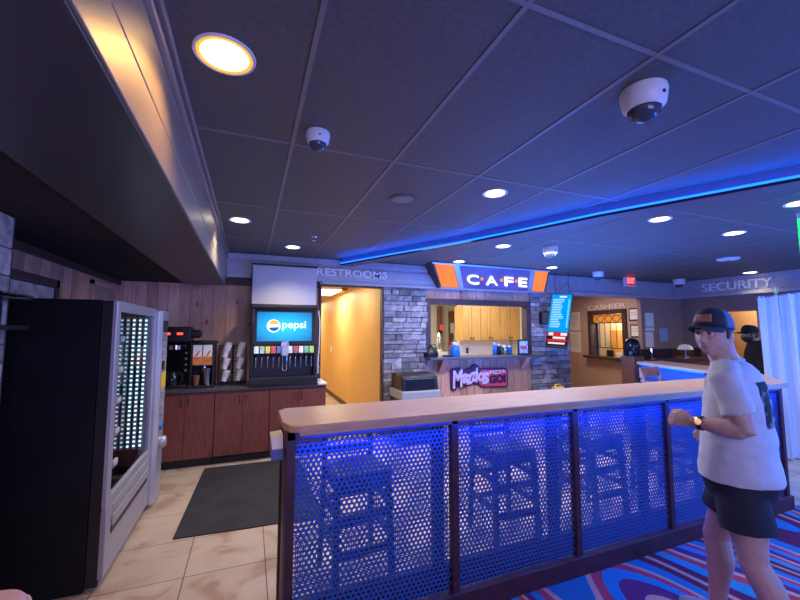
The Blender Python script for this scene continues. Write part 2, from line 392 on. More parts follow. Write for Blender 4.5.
# kitchen room behind the hatch
b = MB(); b.box(4.18, 5.6, 7.1, 7.2, 0, 2.6); b.box(5.1, 5.15, 7.2, 8.6, 0, 2.6); b.box(2.0, 5.15, 8.5, 8.6, 0, 2.6); struct(b.build('wall_kitchen_back', 'cream'))
b = MB(); b.box(1.98, 2.06, 5.75, 8.6, 0, 2.6); b.box(5.5, 5.6, 5.75, 7.2, 0, 2.6); struct(b.build('wall_kitchen_side', 'cream'))
b = MB(); b.box(1.98, 5.6, 5.7, 8.6, 2.45, 2.52); struct(b.build('ceiling_kitchen', mat('kitchen_ceiling', (.7, .66, .52), .7)))
# cashier wall (turned), right wall
CW0 = Vector((8.0, 7.2, 0)); CD = Vector((-.167, -.986, 0)).normalized(); CN = Vector((-CD.y, CD.x, 0))
if CN.dot(Vector((-1, -1, 0))) < 0: CN = -CN
def cw(s, z, d=0.): p = CW0 + CD * s + CN * d; return Vector((p.x, p.y, z))
def wallbox(b, s0, s1, z0, z1, d0, d1):
    return b.obox((cw(s0, z0, d0) + cw(s1, z1, d1)) / 2, CD * (s1 - s0) / 2, (0, 0, (z1 - z0) / 2), CN * (d1 - d0) / 2)
b = MB()
wallbox(b, -2.2, .1, 0, 2.6, -.1, 0); wallbox(b, 1.15, 1.68, 0, 2.6, -.1, 0); wallbox(b, .1, 1.15, 0, .98, -.1, 0); wallbox(b, .1, 1.15, 2.0, 2.6, -.1, 0)
struct(b.build('wall_cashier', 'tan'))
b = MB(); b.box(5.66, 9.0, 5.7, 8.9, 2.56, 2.62); struct(b.build('ceiling_cashier', 'ceil'))
b = MB(); b.box(5.62, 5.70, 5.75, 9.4, 0, 2.6); b.box(5.6, 8.6, 9.2, 9.3, 0, 2.6); struct(b.build('wall_cashier_left', 'tan'))
XR = 8.9
dY0, dY1 = 4.16, 4.66
b = MB(); b.box(XR, XR + .1, dY1, 6.3, 0, 2.63); b.box(XR, XR + .1, -2.5, dY0, 0, 2.63); b.box(XR, XR + .1, dY0, dY1, 1.965, 2.63); struct(b.build('wall_right', 'mauve'))
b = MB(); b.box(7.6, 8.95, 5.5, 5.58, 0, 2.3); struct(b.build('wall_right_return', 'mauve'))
b = MB(); b.box(XR - .25, XR + .05, -2.5, 5.5, 2.29, CZ); b.box(XR - .29, XR - .24, -2.5, 5.5, 2.27, 2.33); b.box(XR - .29, XR - .24, -2.5, 5.5, CZ - .07, CZ); struct(b.build('wall_security_bulkhead', 'bulk', bevel=.005))
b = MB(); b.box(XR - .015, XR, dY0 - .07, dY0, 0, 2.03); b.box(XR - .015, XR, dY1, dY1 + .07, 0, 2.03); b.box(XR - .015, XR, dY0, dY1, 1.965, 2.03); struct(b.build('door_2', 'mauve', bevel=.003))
b = MB(); b.box(XR + .9, XR + 1.0, 2.5, 6.5, 0, 2.5); b.box(XR + .1, XR + 1.0, 6.2, 6.3, 0, 2.5); b.box(XR + .1, XR + 1., 2.5, 2.6, 0, 2.5); b.box(XR + .1, XR + 1., 2.5, 6.3, 2.45, 2.5); struct(b.build('wall_lit_room', mat('lit_room_paint', (.62, .45, .30), .6)))
b = MB(); b.box(XR, XR + 1.0, 2.5, 6.3, -.08, 0); struct(b.build('floor_lit_room', 'tile'))
# rear and front of the room, out of frame
b = MB(); b.box(-1.75, 9.0, -2.6, -2.5, 0, 2.63); struct(b.build('wall_front', 'mauve'))

# ---- curved valance with LED strip hung under the ceiling
LP = [(1.195, 5.34), (1.66, 4.43), (2.123, 3.57), (2.42, 2.9), (2.678, 2.248), (2.95, 1.72), (3.203, 1.225), (3.62, .45), (4.1, -.5), (4.6, -1.5)]
def sweep(b, pts, off0, off1, z0, z1):
    rings = []
    for i, p in enumerate(pts):
        a = Vector((*pts[max(i - 1, 0)], 0)); c = Vector((*pts[min(i + 1, len(pts) - 1)], 0)); t = (c - a).normalized()
        n = Vector((t.y, -t.x, 0))       # towards the near side (left of travel)
        if n.dot(Vector((-1, -1, 0))) < 0: n = -n
        q = Vector((*p, 0))
        rings.append([q + n * off0 + Vector((0, 0, z0)), q + n * off1 + Vector((0, 0, z0)), q + n * off1 + Vector((0, 0, z1)), q + n * off0 + Vector((0, 0, z1))])
    return b.loft(rings)
struct(sweep(MB(), LP, -.16, 0, 2.525, CZ).build('ceiling_valance', mat('valance_paint', (.10, .09, .12), .5)))
t = thing('light_strip', 'long glowing blue light strip running along the ceiling drop above the bar', 'light strip', (2.4, 3.0, 2.54))
sweep(MB(), LP, .004, .016, 2.545, 2.562).build('diffuser', 'ledblue', t)
sweep(MB(), LP, .0005, .024, 2.527, 2.541).build('channel', mat('matte_channel', (.03, .03, .035), 1., spec=0), t)

# ================================================================== CEILING FIXTURES
def can(px, py, label, r=.075, lens='canlens2', power=30, col=(1, .82, .55), group='recessed ceiling lights'):
    power *= 1.5
    c = pZ(px, py, CZ); t = thing('recessed_light', label, 'ceiling light', c, group)
    MB().lathe([(r, -.004), (r + .022, -.007), (r + .024, -.001), (r, -.0005), (r, -.004)], c, 28, None, False).build('trim_ring', 'white', t, smooth=True)
    MB().lathe([(.001, -.013), (r * .6, -.011), (r - .001, -.005), (r - .001, -.001), (.001, -.001)], c, 28).build('lens', lens, t)
    if lens == 'canlens': MB().lathe([(r - .001, -.0055), (r + .011, -.0085), (r + .011, -.0055), (r - .001, -.0045), (r - .001, -.0055)], c, 28, None, False).build('glow_ring', 'canrim', t)  # emissive ring imitates the warm glow round the lens
    l = bpy.data.lights.new('can_lamp', 'SPOT'); l.energy = power; l.color = col; l.spot_size = math.radians(125); l.spot_blend = .8; l.shadow_soft_size = .06
    lo = bpy.data.objects.new('can_lamp', l); COL.objects.link(lo); lo.location = c - Vector((0, 0, .02)); lo.parent = None
    return t
can(225, 55, 'largest warm recessed downlight, nearest, beside the metal fascia', .088, 'canlens', 34, (1, .52, .14))
can(240, 220, 'recessed downlight by the fascia above the hot drink counter', .075, 'canlens2', 55)
can(293, 247, 'recessed downlight in front of the white bulkhead above the drinks fountain', .075, 'canlens2', 50)
can(495, 193, 'recessed downlight on near side of the blue light strip', .072, 'canlens2', 22)
can(503, 246, 'recessed downlight just beyond the blue strip, above the cafe lettering', .075, 'canlens2', 22)
can(459, 261.5, 'recessed downlight directly over left end of the cafe sign', .075, 'canlens2', 22)
can(552, 267.5, 'recessed downlight directly over right end of the cafe sign', .075, 'canlens2', 20)
can(660, 219, 'recessed downlight beyond the strip, left of the pair above the bar', .075, 'canlens2', 20)
can(734, 233, 'recessed downlight above security lettering, right of the pair over the bar', .08, 'canlens2', 20)
can(750, 272.5, 'farthest recessed downlight, close to the security lettering', .09, 'canlens2', 14)
can(799, 203, 'recessed downlight cut by right edge above the green tube', .075, 'canlens2', 14)

def dome_cam(px, py, label, s, group='dome cameras', z=CZ, lean=0):
    c = pZ(px, py, z); t = thing('dome_camera', label, 'security camera', c, group)
    MB().lathe([(.062 * s, -.0005), (.064 * s, -.012 * s), (.058 * s, -.05 * s), (.046 * s, -.062 * s), (.044 * s, -.058 * s), (.02 * s, -.05 * s)], c, 28).build('housing', 'white', t, smooth=True)
    MB().lathe([(.044 * s, -.055 * s), (.042 * s, -.074 * s), (.03 * s, -.092 * s), (.012 * s, -.099 * s), (.001, -.1 * s)], c, 24).build('dome', MT['domeplastic'], t, smooth=True)
    MB().box(c.x - .004 * s, c.x + .004 * s, c.y - .0635 * s, c.y - .058 * s, c.z - .04 * s, c.z - .032 * s).build('screw', 'black', t)
    return t
dome_cam(318, 133, 'white dome camera on ceiling cross bar left of centre', 1.0)
dome_cam(643, 91, 'largest white dome camera, at upper right of the ceiling', 1.45)
dome_cam(550, 247, 'small white dome camera above right end of cafe sign', 1.5)
dome_cam(598, 272, 'small white dome camera left of the red exit sign', 1.5)
dome_cam(679, 279.5, 'small white dome camera right of the red exit sign', 1.7)
c = pZ(403, 199, CZ); t = thing('ceiling_speaker', 'round dark ceiling speaker grille near the blue light strip', 'speaker', c)
MB().lathe([(.001, -.004), (.085, -.006), (.10, -.012), (.112, -.008), (.114, -.0005), (.001, -.0005)], c, 32).build('rim', 'beam', t, smooth=True)
MB().lathe([(.001, -.0085), (.08, -.010), (.085, -.005), (.001, -.003)], c, 32).build('grille', 'tbar', t, smooth=True)
c = pZ(728, 258, CZ); t = thing('smoke_detector', 'flat pale round detector on ceiling above the security lettering', 'smoke detector', c)
MB().lathe([(.13, -.0005), (.14, -.015), (.12, -.03), (.06, -.034), (.001, -.035)], c, 28).build('body', 'white', t, smooth=True)
MB().lathe([(.03, -.034), (.03, -.042), (.001, -.043)], c, 16).build('sensor', 'greypl', t, smooth=True)
c = pZ(314, 237, CZ); t = thing('sprinkler_head', 'tiny ceiling sprinkler head near the restroom lettering', 'sprinkler', c)
MB().lathe([(.035, -.0005), (.03, -.008), (.012, -.01), (.012, -.035), (.001, -.036)], c, 14).build('body', 'chrome', t, smooth=True)
MB().lathe([(.001, -.040), (.025, -.042), (.025, -.045), (.001, -.045)], c, 14).build('deflector', 'chrome', t)
# exit sign hung under ceiling
e = pY(629.5, 281.5, 5.2); t = thing('exit_sign', 'red lit exit sign hanging from ceiling before the blue bulkhead', 'sign', (e.x, e.y, CZ))
MB().box(e.x - .15, e.x + .15, e.y - .025, e.y + .025, e.z - .10, e.z + .12).build('housing', 'white', t, bevel=.008)
MB().box(e.x - .11, e.x + .11, e.y - .031, e.y - .024, e.z - .085, e.z + .105).build('panel', emat('exit_panel', (.42, .005, .02), 1.0), t)
text_mesh('lettering', 'EXIT', (e.x - .095, e.y - .031, e.z - .045), (1, 0, 0), (0, 0, 1), .19, .11, .004, emat('exit_letter', (1, .10, .12), 3.5), t, bold=.01)
MB().box(e.x - .02, e.x + .02, e.y - .01, e.y + .01, e.z + .115, CZ - .0005).build('stem', 'white', t)
# green tube
g = Vector((4.5, 1.80, 0)); t = thing('tube_light', 'green glowing vertical tube at right edge under the ceiling', 'light', (g.x, g.y, CZ))
gx = pD(803.5, 240, 3.35)
MB().tube([(gx.x, gx.y, 2.17), (gx.x, gx.y, 2.58)], .028, 14).build('tube', 'green', t, smooth=True)
MB().tube([(gx.x, gx.y, 2.575), (gx.x, gx.y, CZ - .0005)], .03, 14).build('cap', 'white', t, smooth=True)

# ================================================================== SIGNS ON THE BULKHEADS
def wall_text(s, p0, p1, h, right, m, label, depth=.02, bold=.0, name='wall_lettering'):
    right = Vector(right); t = thing(name, label, 'sign', p0)
    w = (p1 - p0).length; text_mesh('letters', s, p0, right, (0, 0, 1), w, h, depth, m, t, bold)
    return t
a, c = pY(316.5, 276.5, 5.484), pY(386.5, 279, 5.484)
wall_text('RESTROOMS', Vector((a.x, 5.484, 2.385)), Vector((c.x, 5.484, 2.385)), .105, (1, 0, 0), 'greyletter', 'grey raised word RESTROOMS on the bulkhead over the yellow corridor', .025, .008)
a, c = pX(703, 293, XR - .251), pX(774, 288, XR - .251)
wall_text('SECURITY', Vector((XR - .251, a.y, 2.375)), Vector((XR - .251, c.y, 2.375)), .165, (0, -1, 0), 'greyletter', 'grey raised word SECURITY on the right bulkhead', .03, .012)
wall_text('CASHIER', cw(.02, 2.10, .001), cw(1.25, 2.10, .001), .115, CD, 'dimletter', 'bronze raised word CASHIER above the barred pay window', .02, .008)
# cafe sign : sloped hood hung between ceiling and bulkhead
YT, YBt = 5.08, 5.40
def hood(px, py, top): return pY(px, py, YT if top else YBt)
t = thing('cafe_sign', 'tapered cafe sign with lit white letters over the serving hatch', 'sign', (3.9, 5.45, 2.27))
zt, zb = 2.615, 2.285
hx = lambda px, top: pY(px, 264 if top else 290, YT if top else YBt).x
xl, xr = hx(432, 1), hx(549.5, 1); bl, brr = hx(440, 0), hx(545, 0)
N0 = Vector((0, -(zt - zb), -(YBt - YT))).normalized()
def hp(u, v, d=0.):    # u 0..1 across, v 0..1 up
    lo = Vector((bl + (brr - bl) * u, YBt, zb)); hi = Vector((xl + (xr - xl) * u, YT, zt)); return lo.lerp(hi, v) + N0 * d
b = MB(); B0 = [hp(0, 0), hp(1, 0), hp(1, 1), hp(0, 1)]
back = [Vector((bl - .01, 5.499, zb)), Vector((brr + .03, 5.499, zb)), Vector((xr + .06, 5.499, zt + .012)), Vector((xl + .06, 5.499, zt + .012))]
b.add(B0 + back, [(0, 1, 2, 3), (7, 6, 5, 4), (0, 4, 5, 1), (1, 5, 6, 2), (2, 6, 7, 3), (3, 7, 4, 0)]); b.build('box', 'darkwood', t)
def hpanel(name, u0, u1, m, d=.006, v0=.03, v1=.97):
    q = MB(); f = [hp(u0, v0), hp(u1, v0), hp(u1, v1), hp(u0, v1)]; q.prism(f, N0 * d); return q.build(name, m, t)
hpanel('side_panel', .015, .16, 'orangeplex'); hpanel('side_panel', .86, .985, 'orangeplex')
hpanel('divider', .163, .205, 'silver', .012); hpanel('divider', .815, .855, 'silver', .012)
hpanel('centre_panel', .205, .815, 'purpleplex'); hpanel('edge_rail', 0, 1, 'silver', .014, -.05, .02); hpanel('edge_rail', 0, 1, 'silver', .014, .98, 1.03)
rgt = (hp(1, .5) - hp(0, .5)).normalized(); upv = (hp(.5, 1) - hp(.5, 0)).normalized()
W = (hp(1, .5) - hp(0, .5)).length
for ch, u0, u1 in (('C', .235, .355), ('A', .40, .525), ('F', .575, .67), ('E', .71, .805)):
    text_mesh('letter', ch, hp(u0 + (u1 - u0) * .08, .23, .007), rgt, upv, W * (u1 - u0) * .84, .205, .022, 'letter', t, .008)
for u in (.378, .553, .692): MB().lathe([(.001, 0), (.026, 0), (.026, .018), (.001, .018)], hp(u, .48, .007), 16, N0).build('dot', emat('sign_dot', (1, .25, .05), 1.2), t)
# serving ledge and brackets
b = MB(); b.box(2.60, 4.86, 5.30, 5.558, 1.125, 1.162); ledge = b.build('serving_ledge', 'lamtop', bevel=.004); struct(MB().box(2.72, 4.645, 5.559, 5.72, 1.125, 1.162).build('trim_6', 'lamtop')); tag(ledge, 'dark serving ledge along the bottom of the cafe hatch', 'ledge')
for x in (2.86, 4.50): MB().prism([(x, 5.558, 1.125), (x, 5.36, 1.125), (x, 5.54, .90), (x, 5.558, .88)], (.10, 0, 0)).build('bracket', 'plank', ledge)
# pizza sign below the hatch (plum cut-out with lavender and red)
t = thing('pizza_sign', 'plum and crimson pizza sign on planks below the cafe hatch', 'sign', (3.7, 5.55, .85))
S = lambda x, y: pY(440 + x / 10, 355 + y / 10, 5.555)
def flat(name, pts, d0, d1, m):
    q = MB(); q.prism([S(*p) + Vector((0, -d0, 0)) for p in pts], (0, -(d1 - d0), 0)); return q.build(name, m, t, bevel=.006, smooth=False)
flat('backing', [(95, 165), (120, 138), (180, 122), (215, 150), (290, 130), (320, 95), (345, 88), (370, 100), (385, 132), (640, 128), (668, 140), (672, 300), (655, 318), (400, 322), (375, 295), (330, 290), (240, 318), (200, 322), (165, 318), (155, 350), (120, 360), (100, 345)], 0, .03, 'signpur')
flat('red_panel', [(400, 145), (640, 143), (655, 150), (658, 300), (645, 305), (405, 309), (380, 280), (385, 180)], .0305, .036, 'signred')
def stext(s, x, y, w, h, m, rot, name, shear=0, bold=0.):
    p = S(x, y) + Vector((0, -.0365, 0)); q = S(x + w, y); k = S(x, y - h)
    r = Vector((math.cos(rot), 0, math.sin(rot))); u = Vector((-math.sin(rot) * .3, 0, 1)).normalized()
    return text_mesh(name, s, p, r, u, (q - S(x, y)).length, (k - S(x, y)).length, .014, m, t, bold, shear)
for ch, x, y, w, h, ro in (('M', 115, 335, 105, 180, .12), ('a', 212, 285, 60, 100, .1), ('z', 252, 295, 62, 100, .15), ('z', 295, 270, 55, 95, .2), ('i', 338, 270, 30, 150, 0), ('o', 362, 262, 70, 90, 0), ("'", 425, 205, 18, 40, 0), ('s', 405, 292, 75, 115, .1)):
    stext(ch, x, y, w, h, 'signlav', ro, 'letter', .12, .035)
stext('PIZZA', 482, 190, 160, 34, 'signpink', .03, 'letters', 0, .02)
stext('GO!', 478, 285, 165, 85, 'signpur', .03, 'letters', 0, .06)

# menu board hung by wires
bl_, br_ = pY(545.6, 345, 5.02), None
tl_ = pY(552.5, 294.5, 5.25)
best = None
for k in range(200):
    q = pY(566.5, 346.5, 4.7 + k * .006); d = abs((q - bl_).dot(tl_ - bl_))
    if best is None or d < best[0]: best = (d, q)
br_ = best[1]
w_ = br_ - bl_; u_ = tl_ - bl_; n_ = w_.cross(u_).normalized()
if n_.dot(CAM - bl_) < 0: n_ = -n_
MENU_DBG = (bl_, br_, tl_, w_.length, u_.length)
t = thing('menu_screen', 'tilted hanging menu screen, blue with red lower band, before the stone column', 'screen', bl_)
P_ = lambda u, v, d=0: bl_ + w_ * u + u_ * v + n_ * d
MB().obox(P_(.5, .5, -.03), w_ * .53, u_ * .52, n_ * .028).build('casing', 'black', t, bevel=.006)
def scr(name, u0, u1, v0, v1, m, d=.002): return MB().prism([P_(u0, v0), P_(u1, v0), P_(u1, v1), P_(u0, v1)], n_ * d).build(name, m, t)
scr('panel', .0, 1, .26, 1, 'menublue'); scr('panel', 0, 1, .0, .26, 'menudark')
scr('band', .02, .98, .175, .25, 'menured', .004); scr('band', .02, .98, .08, .115, 'menured', .004)
scr('heading', .40, .75, .935, .965, 'menuwhite', .004)
b = MB()
for k in range(17):
    v = .89 - k * .034
    for u0, u1 in ((.08, .08 + R.uniform(.35, .62)), (.86, .93)):
        b.prism([P_(u0, v), P_(u1, v), P_(u1, v + .012), P_(u0, v + .012)], n_ * .004)
b.build('text_lines', 'menuline', t)
scr('offer', .08, .3, .185, .24, 'menuwhite', .006); scr('offer', .66, .96, .19, .24, 'menuwhite', .006); scr('offer', .3, .9, .125, .165, 'menuwhite', .006); scr('offer', .1, .9, .03, .06, 'menuwhite', .006)
b = MB()
for u in (.15, .85):
    p = P_(u, 1.0, -.03); b.tube([p, p + Vector((0, .02, (CZ - p.z) * .6)), Vector((p.x, p.y, CZ - .001))], .004, 6)
p = P_(.5, 1.0, -.03); b.tube([p + Vector((-.12, 0, 0)), p + Vector((-.05, 0, .1)), p + Vector((.1, 0, .22)), p + Vector((.22, .0, .12)), p + Vector((.15, 0, .0))], .004, 6)
b.build('hanging_wire', 'black', t)
o = MB().box(4.92, 5.10, 5.44, 5.52, 1.70, 1.93).build('wall_speaker', 'black', bevel=.01); tag(o, 'small black speaker box on the right stone column by menu screen', 'speaker')
MB().box(4.935, 5.085, 5.434, 5.441, 1.715, 1.915).build('grille', 'beam', o)
# ================================================================== VENDING MACHINE
vx0, vx1, vy0, vy1, vz = -1.50, -.80, 2.95, 4.36, 1.78
t = thing('vending_machine', 'large black glass-fronted snack vending machine with silver door at left', 'vending machine', (-1.15, 3.67, 0))
gy0, gy1 = 3.06, 4.0
b = MB(); b.box(vx0, vx1 - .09, vy0, vy0 + .03, .002, vz); b.box(vx0, vx1 - .09, vy1 - .03, vy1, .08, vz); b.box(vx0 + .031, vx1 - .091, vy0 + .031, vy1 - .031, vz - .035, vz - .001)
b.box(vx0, vx0 + .03, vy0 + .031, vy1 - .031, .08, vz); b.box(vx0 + .031, vx1 - .091, vy0 + .031, vy1 - .031, .085, .14); b.box(vx0, vx1 - .1, gy1 + .03, gy1 + .06, .14, vz)
b.build('cabinet', 'blackmet', t, bevel=.004)
MB().box(vx1 - .088, vx1 - .02, vy0 - .001, vy0 + .03, .02, vz - .005).build('corner_post', 'black', t, bevel=.006)
b = MB()
b.box(vx1 - .03, vx1, vy0, vy0 + .075, .47, vz); b.box(vx1 - .03, vx1, gy1 - .01, gy1 + .05, .47, vz); b.box(vx1 - .03, vx1, vy0 + .07, gy1, vz - .07, vz); b.box(vx1 - .03, vx1, vy0 + .07, gy1, .47, .53)
b.build('door_frame', 'silver', t, bevel=.006)
MB().box(vx1 - .02, vx1 - .013, vy0 + .07, gy1, .52, vz - .06).build('door_glass', 'glass', t)
b = MB(); b.box(vx1 - .06, vx1 + .004, vy0, gy1 + .05, .06, .468); lp = b.build('lower_panel', 'greypl', t, bevel=.006)
b = MB(); b.box(vx1 + .0045, vx1 + .018, vy0 + .10, gy1 - .04, .33, .40); b.build('delivery_flap', 'silver', lp, bevel=.008)
b = MB(); b.box(vx1 + .0045, vx1 + .009, vy0 + .10, gy1 - .04, .285, .325); b.build('slot', 'black', lp)
for z in (.415, .432, .449): MB().box(vx1 + .0045, vx1 + .009, vy0 + .12, gy1 - .06, z, z + .006).build('rib', 'silver', lp)
# payment column, bulging
b = MB(); b.prism([(vx1 - .09, gy1 + .052, .04), (vx1 + .02, gy1 + .052, .04), (vx1 + .045, gy1 + .09, .04), (vx1 + .045, vy1 - .03, .04), (vx1 + .01, vy1, .04), (vx1 - .09, vy1, .04)], (0, 0, vz - .05))
pc = b.build('payment_column', 'silver', t, bevel=.006)
fx = vx1 + .0455
MB().box(fx, fx + .006, gy1 + .11, vy1 - .06, 1.57, 1.68).build('display', 'blackgloss', pc, bevel=.003)
for i in range(4):
    for j in range(3): MB().box(fx, fx + .008, gy1 + .13 + j * .05, gy1 + .16 + j * .05, 1.33 + i * .05, 1.365 + i * .05).build('key', 'greypl', pc, bevel=.003)
MB().box(fx, fx + .012, gy1 + .12, gy1 + .2, 1.22, 1.30).build('bill_slot', 'black', pc, bevel=.003)
MB().box(fx, fx + .004, gy1 + .12, vy1 - .05, 1.05, 1.19).build('notice', 'yellowpl', pc)
MB().box(fx, fx + .012, gy1 + .13, gy1 + .26, .80, .90).build('coin_slot', 'greypl', pc, bevel=.004)
MB().lathe([(.001, 0), (.035, 0), (.03, .02), (.001, .022)], (fx, gy1 + .16, .70), 16, (1, 0, 0)).build('lock', 'bluepl', pc)
MB().lathe([(.05, 0), (.055, .03), (.045, .05), (.001, .05)], (fx, gy1 + .2, .55), 18, (1, 0, 0)).build('coin_return', 'silver', pc, smooth=True)
for k in range(7): MB().box(fx, fx + .006, gy1 + .12, vy1 - .07, .93 + k * .0165, .937 + k * .0165).build('vent_slat', 'greypl', pc)
for y in (vy0 + .1, vy1 - .12):
    for x in (vx0 + .08, vx1 - .12): MB().lathe([(.03, 0), (.035, .02), (.02, .082), (.001, .082)], (x, y, 0), 12).build('foot', 'black', t)
# inside
b = MB(); b.box(vx0 + .035, vx0 + .05, vy0 + .04, gy1, .16, vz - .04); b.build('back_liner', 'vinside', t)
for i, z in enumerate((.62, .84, 1.06, 1.28, 1.5)):
    sh = MB().box(vx0 + .06, vx1 - .42, vy0 + .06, gy1 - .03, z - .012, z).build('shelf', 'vinside', t)
    MB().box(vx1 - .42, vx1 - .41, vy0 + .06, gy1 - .03, z - .02, z + .012).build('price_rail', 'silver', sh)
    MB().box(vx1 - .14, vx1 - .07, vy0 + .08, vy0 + .45, z - .006, z + .006).build('shelf_bracket', 'silver', sh); MB().box(vx1 - .085, vx1 - .07, vy0 + .36, vy0 + .46, z + .006, z + .04).build('price_clip', 'white', sh)
    for j in range(5):
        y = vy0 + .15 + j * .165; pts = [(vx0 + .08 + k * .0028, y + .05 * math.cos(k * .9), z + .062 + .05 * math.sin(k * .9)) for k in range(70)]
        MB().tube(pts, .0035, 5).build('spiral', 'chrome', sh)
for q in range(9):
    x = vx1 - .065 - q * .045
    st = MB().box(x - .014, x + .014, gy1 - .014, gy1 - .004, .56, vz - .08).build('led_strip', 'silver', t)
    b = MB()
    for k in range(30): z = .58 + k * .0375; b.box(x - .007, x + .007, gy1 - .018, gy1 - .0145, z, z + .012)
    b.build('led_lamps', 'led' if q < 3 else 'ledm', st)

# left wall : framed mirror, dark panel, shelf
t = thing('wall_mirror', 'dark-framed mirror on the plank wall behind the vending machine', 'mirror', (-1.545, 3.6, 1.9))
my0, my1, mz0, mz1 = 2.75, pX(60, 290, -1.49).y, 1.5, 2.0
MB().box(-1.518, -1.507, my0 + .05, my1 - .05, mz0, mz1 - .05).build('glass', 'mirror', t)
b = MB(); b.box(-1.518, -1.49, my0, my0 + .06, mz0, mz1); b.box(-1.518, -1.49, my1 - .06, my1, mz0, mz1); b.box(-1.518, -1.49, my0, my1, mz1 - .07, mz1); b.box(-1.518, -1.49, my0, my1, mz0 - .05, mz0 + .01)
b.build('frame', 'darkwood', t, bevel=.004)
t = thing('wall_panel', 'dull dark access panel high on the left wall near the corner', 'panel', (-1.54, 5.1, 2.0))
MB().box(-1.518, -1.505, 4.72, 5.35, 1.5, 2.06).build('door', 'mauve', t, bevel=.004)
b = MB(); b.box(-1.518, -1.49, 4.68, 4.72, 1.5, 2.1); b.box(-1.518, -1.49, 5.35, 5.39, 1.5, 2.1); b.box(-1.518, -1.49, 4.68, 5.39, 2.06, 2.1); b.build('frame', 'plank', t)
t = thing('wall_shelf', 'black slatted shelf fixed to the stone pillar at left edge', 'shelf', (-1.18, 2.55, 1.7))
for z in (1.745, 1.765): MB().box(-1.214, -1.12, 2.40, 2.69, z, z + .008).build('slat', 'black', t)
MB().box(-1.214, -1.13, 2.42, 2.69, 1.585, 1.61).build('lower_rail', 'black', t, bevel=.003)
MB().box(-1.214, -1.19, 2.52, 2.56, 1.60, 1.75).build('bracket', 'black', t)
# seat corner at lower left
bl = pY(2, 600, 1.45)
t = thing('padded_seat', 'pale padded seat corner at the lower left edge of view', 'seat', (-.74, 1.40, 0))
rr = []
for z, s in ((.735, .80), (.745, .95), (.78, 1.0), (.80, .99), (.815, .93), (.82, .75)):
    rr.append([Vector((-.74 + .165 * s * (abs(math.cos(a)) ** .45) * (1 if math.cos(a) > 0 else -1), 1.38 + .17 * s * (abs(math.sin(a)) ** .45) * (1 if math.sin(a) > 0 else -1), z)) for a in [2 * PI * (q + .5) / 36 for q in range(36)]])
MB().loft(rr).build('cushion', 'pinkseat', t, smooth=True)
b = MB(); b.tube([Vector((-.74 + .168 * (abs(math.cos(a)) ** .45) * (1 if math.cos(a) > 0 else -1), 1.38 + .173 * (abs(math.sin(a)) ** .45) * (1 if math.sin(a) > 0 else -1), .785)) for a in [2 * PI * (q + .5) / 36 for q in range(37)]], .006, 6); b.build('piping', 'pinkseat', t, smooth=True)
for dx in (-.12, .12):
    for dy in (-.12, .12): MB().tube([(-.74 + dx * 1.25, 1.38 + dy * 1.25, 0), (-.74 + dx, 1.38 + dy, .737)], .017, 10).build('leg', 'black', t, smooth=True)

# ================================================================== DRINK COUNTER
cx0, cx1, cyf, cyb, ch = -1.5, .955, 5.07, 5.60, .90
units = [(-1.5, -.99), (-.985, -.37), (-.365, .25), (.255, .955)]
ul = ['cherry base cabinet in the corner behind the vending machine', 'cherry base cabinet under the coffee machine', 'cherry base cabinet under the cup racks', 'cherry base cabinet under the drinks fountain at corridor end']
for (x0, x1), lb in zip(units, ul):
    t = thing('base_cabinet', lb, 'cabinet', ((x0 + x1) / 2, 5.33, 0), 'base cabinets along the back wall')
    MB().box(x0, x1, cyf + .022, cyb, .10, ch - .04).build('body', 'cherry', t)
    MB().box(x0, x1, cyf + .07, cyb - .02, 0, .10).build('plinth', 'black', t)
    n = 2 if x1 - x0 < .68 else 2; w = (x1 - x0) / n
    for k in range(n):
        d = MB().box(x0 + k * w + .002, x0 + (k + 1) * w - .002, cyf, cyf + .02, .105, ch - .045).build('door', 'cherry', t, bevel=.002)
        hx_ = x0 + (k + 1) * w - .035 if k % 2 == 0 else x0 + k * w + .035
        MB().tube([(hx_, cyf - .0, .80), (hx_, cyf - .025, .79), (hx_, cyf - .025, .71), (hx_, cyf, .70)], .005, 8).build('handle', 'black', d, smooth=True)
b = MB(); b.box(cx0, cx1 + .0, cyf - .025, cyb + .01, ch - .039, ch - .0002); o = b.build('worktop', 'lamtop', bevel=.004); tag(o, 'dark laminate worktop under the coffee machine and drinks fountain', 'worktop')
MB().box(.845, cx1 + .012, cyf - .027, cyb, ch - .02, ch + .0008).build('end_cap', 'whitelam', o, bevel=.003)
# coffee brewer
t = thing('coffee_brewer', 'tall black coffee brewer with two red displays beside the vending machine', 'coffee maker', (-.80, 5.3, ch))
X0, X1 = -.965, -.67
MB().box(X0, X1, 5.16, 5.46, ch, ch + .035).build('base', 'black', t, bevel=.006)
MB().box(X0, X1, 5.34, 5.46, ch + .035, 1.45).build('column', 'blackgloss', t, bevel=.008)
hd = MB().box(X0 - .01, X1 + .01, 5.14, 5.46, 1.45, 1.63).build('head', 'black', t, bevel=.012)
for x in (-.90, -.77): MB().box(x - .03, x + .03, 5.134, 5.141, 1.535, 1.56).build('display', 'redled', hd)
MB().lathe([(.001, 0), (.05, 0), (.05, .09), (.03, .11), (.001, .11)], (X1 + .012, 5.25, 1.545), 20, (1, 0, 0)).build('side_knob', 'black', hd, smooth=True)
MB().lathe([(.075, 0), (.075, .05), (.05, .07), (.02, .1), (.02, .0)], (-.82, 5.24, 1.36), 20).build('brew_basket', 'chrome', t, smooth=True)
MB().box(X0 + .16, X1 - .005, 5.333, 5.342, 1.0, 1.38).build('front_plate', 'blackgloss', t, bevel=.003)
for k in range(4): MB().lathe([(.001, 0), (.014, 0), (.014, .008), (.001, .008)], (-.72, 5.334, 1.10 + k * .07), 12, (0, -1, 0)).build('button', 'greypl', t)
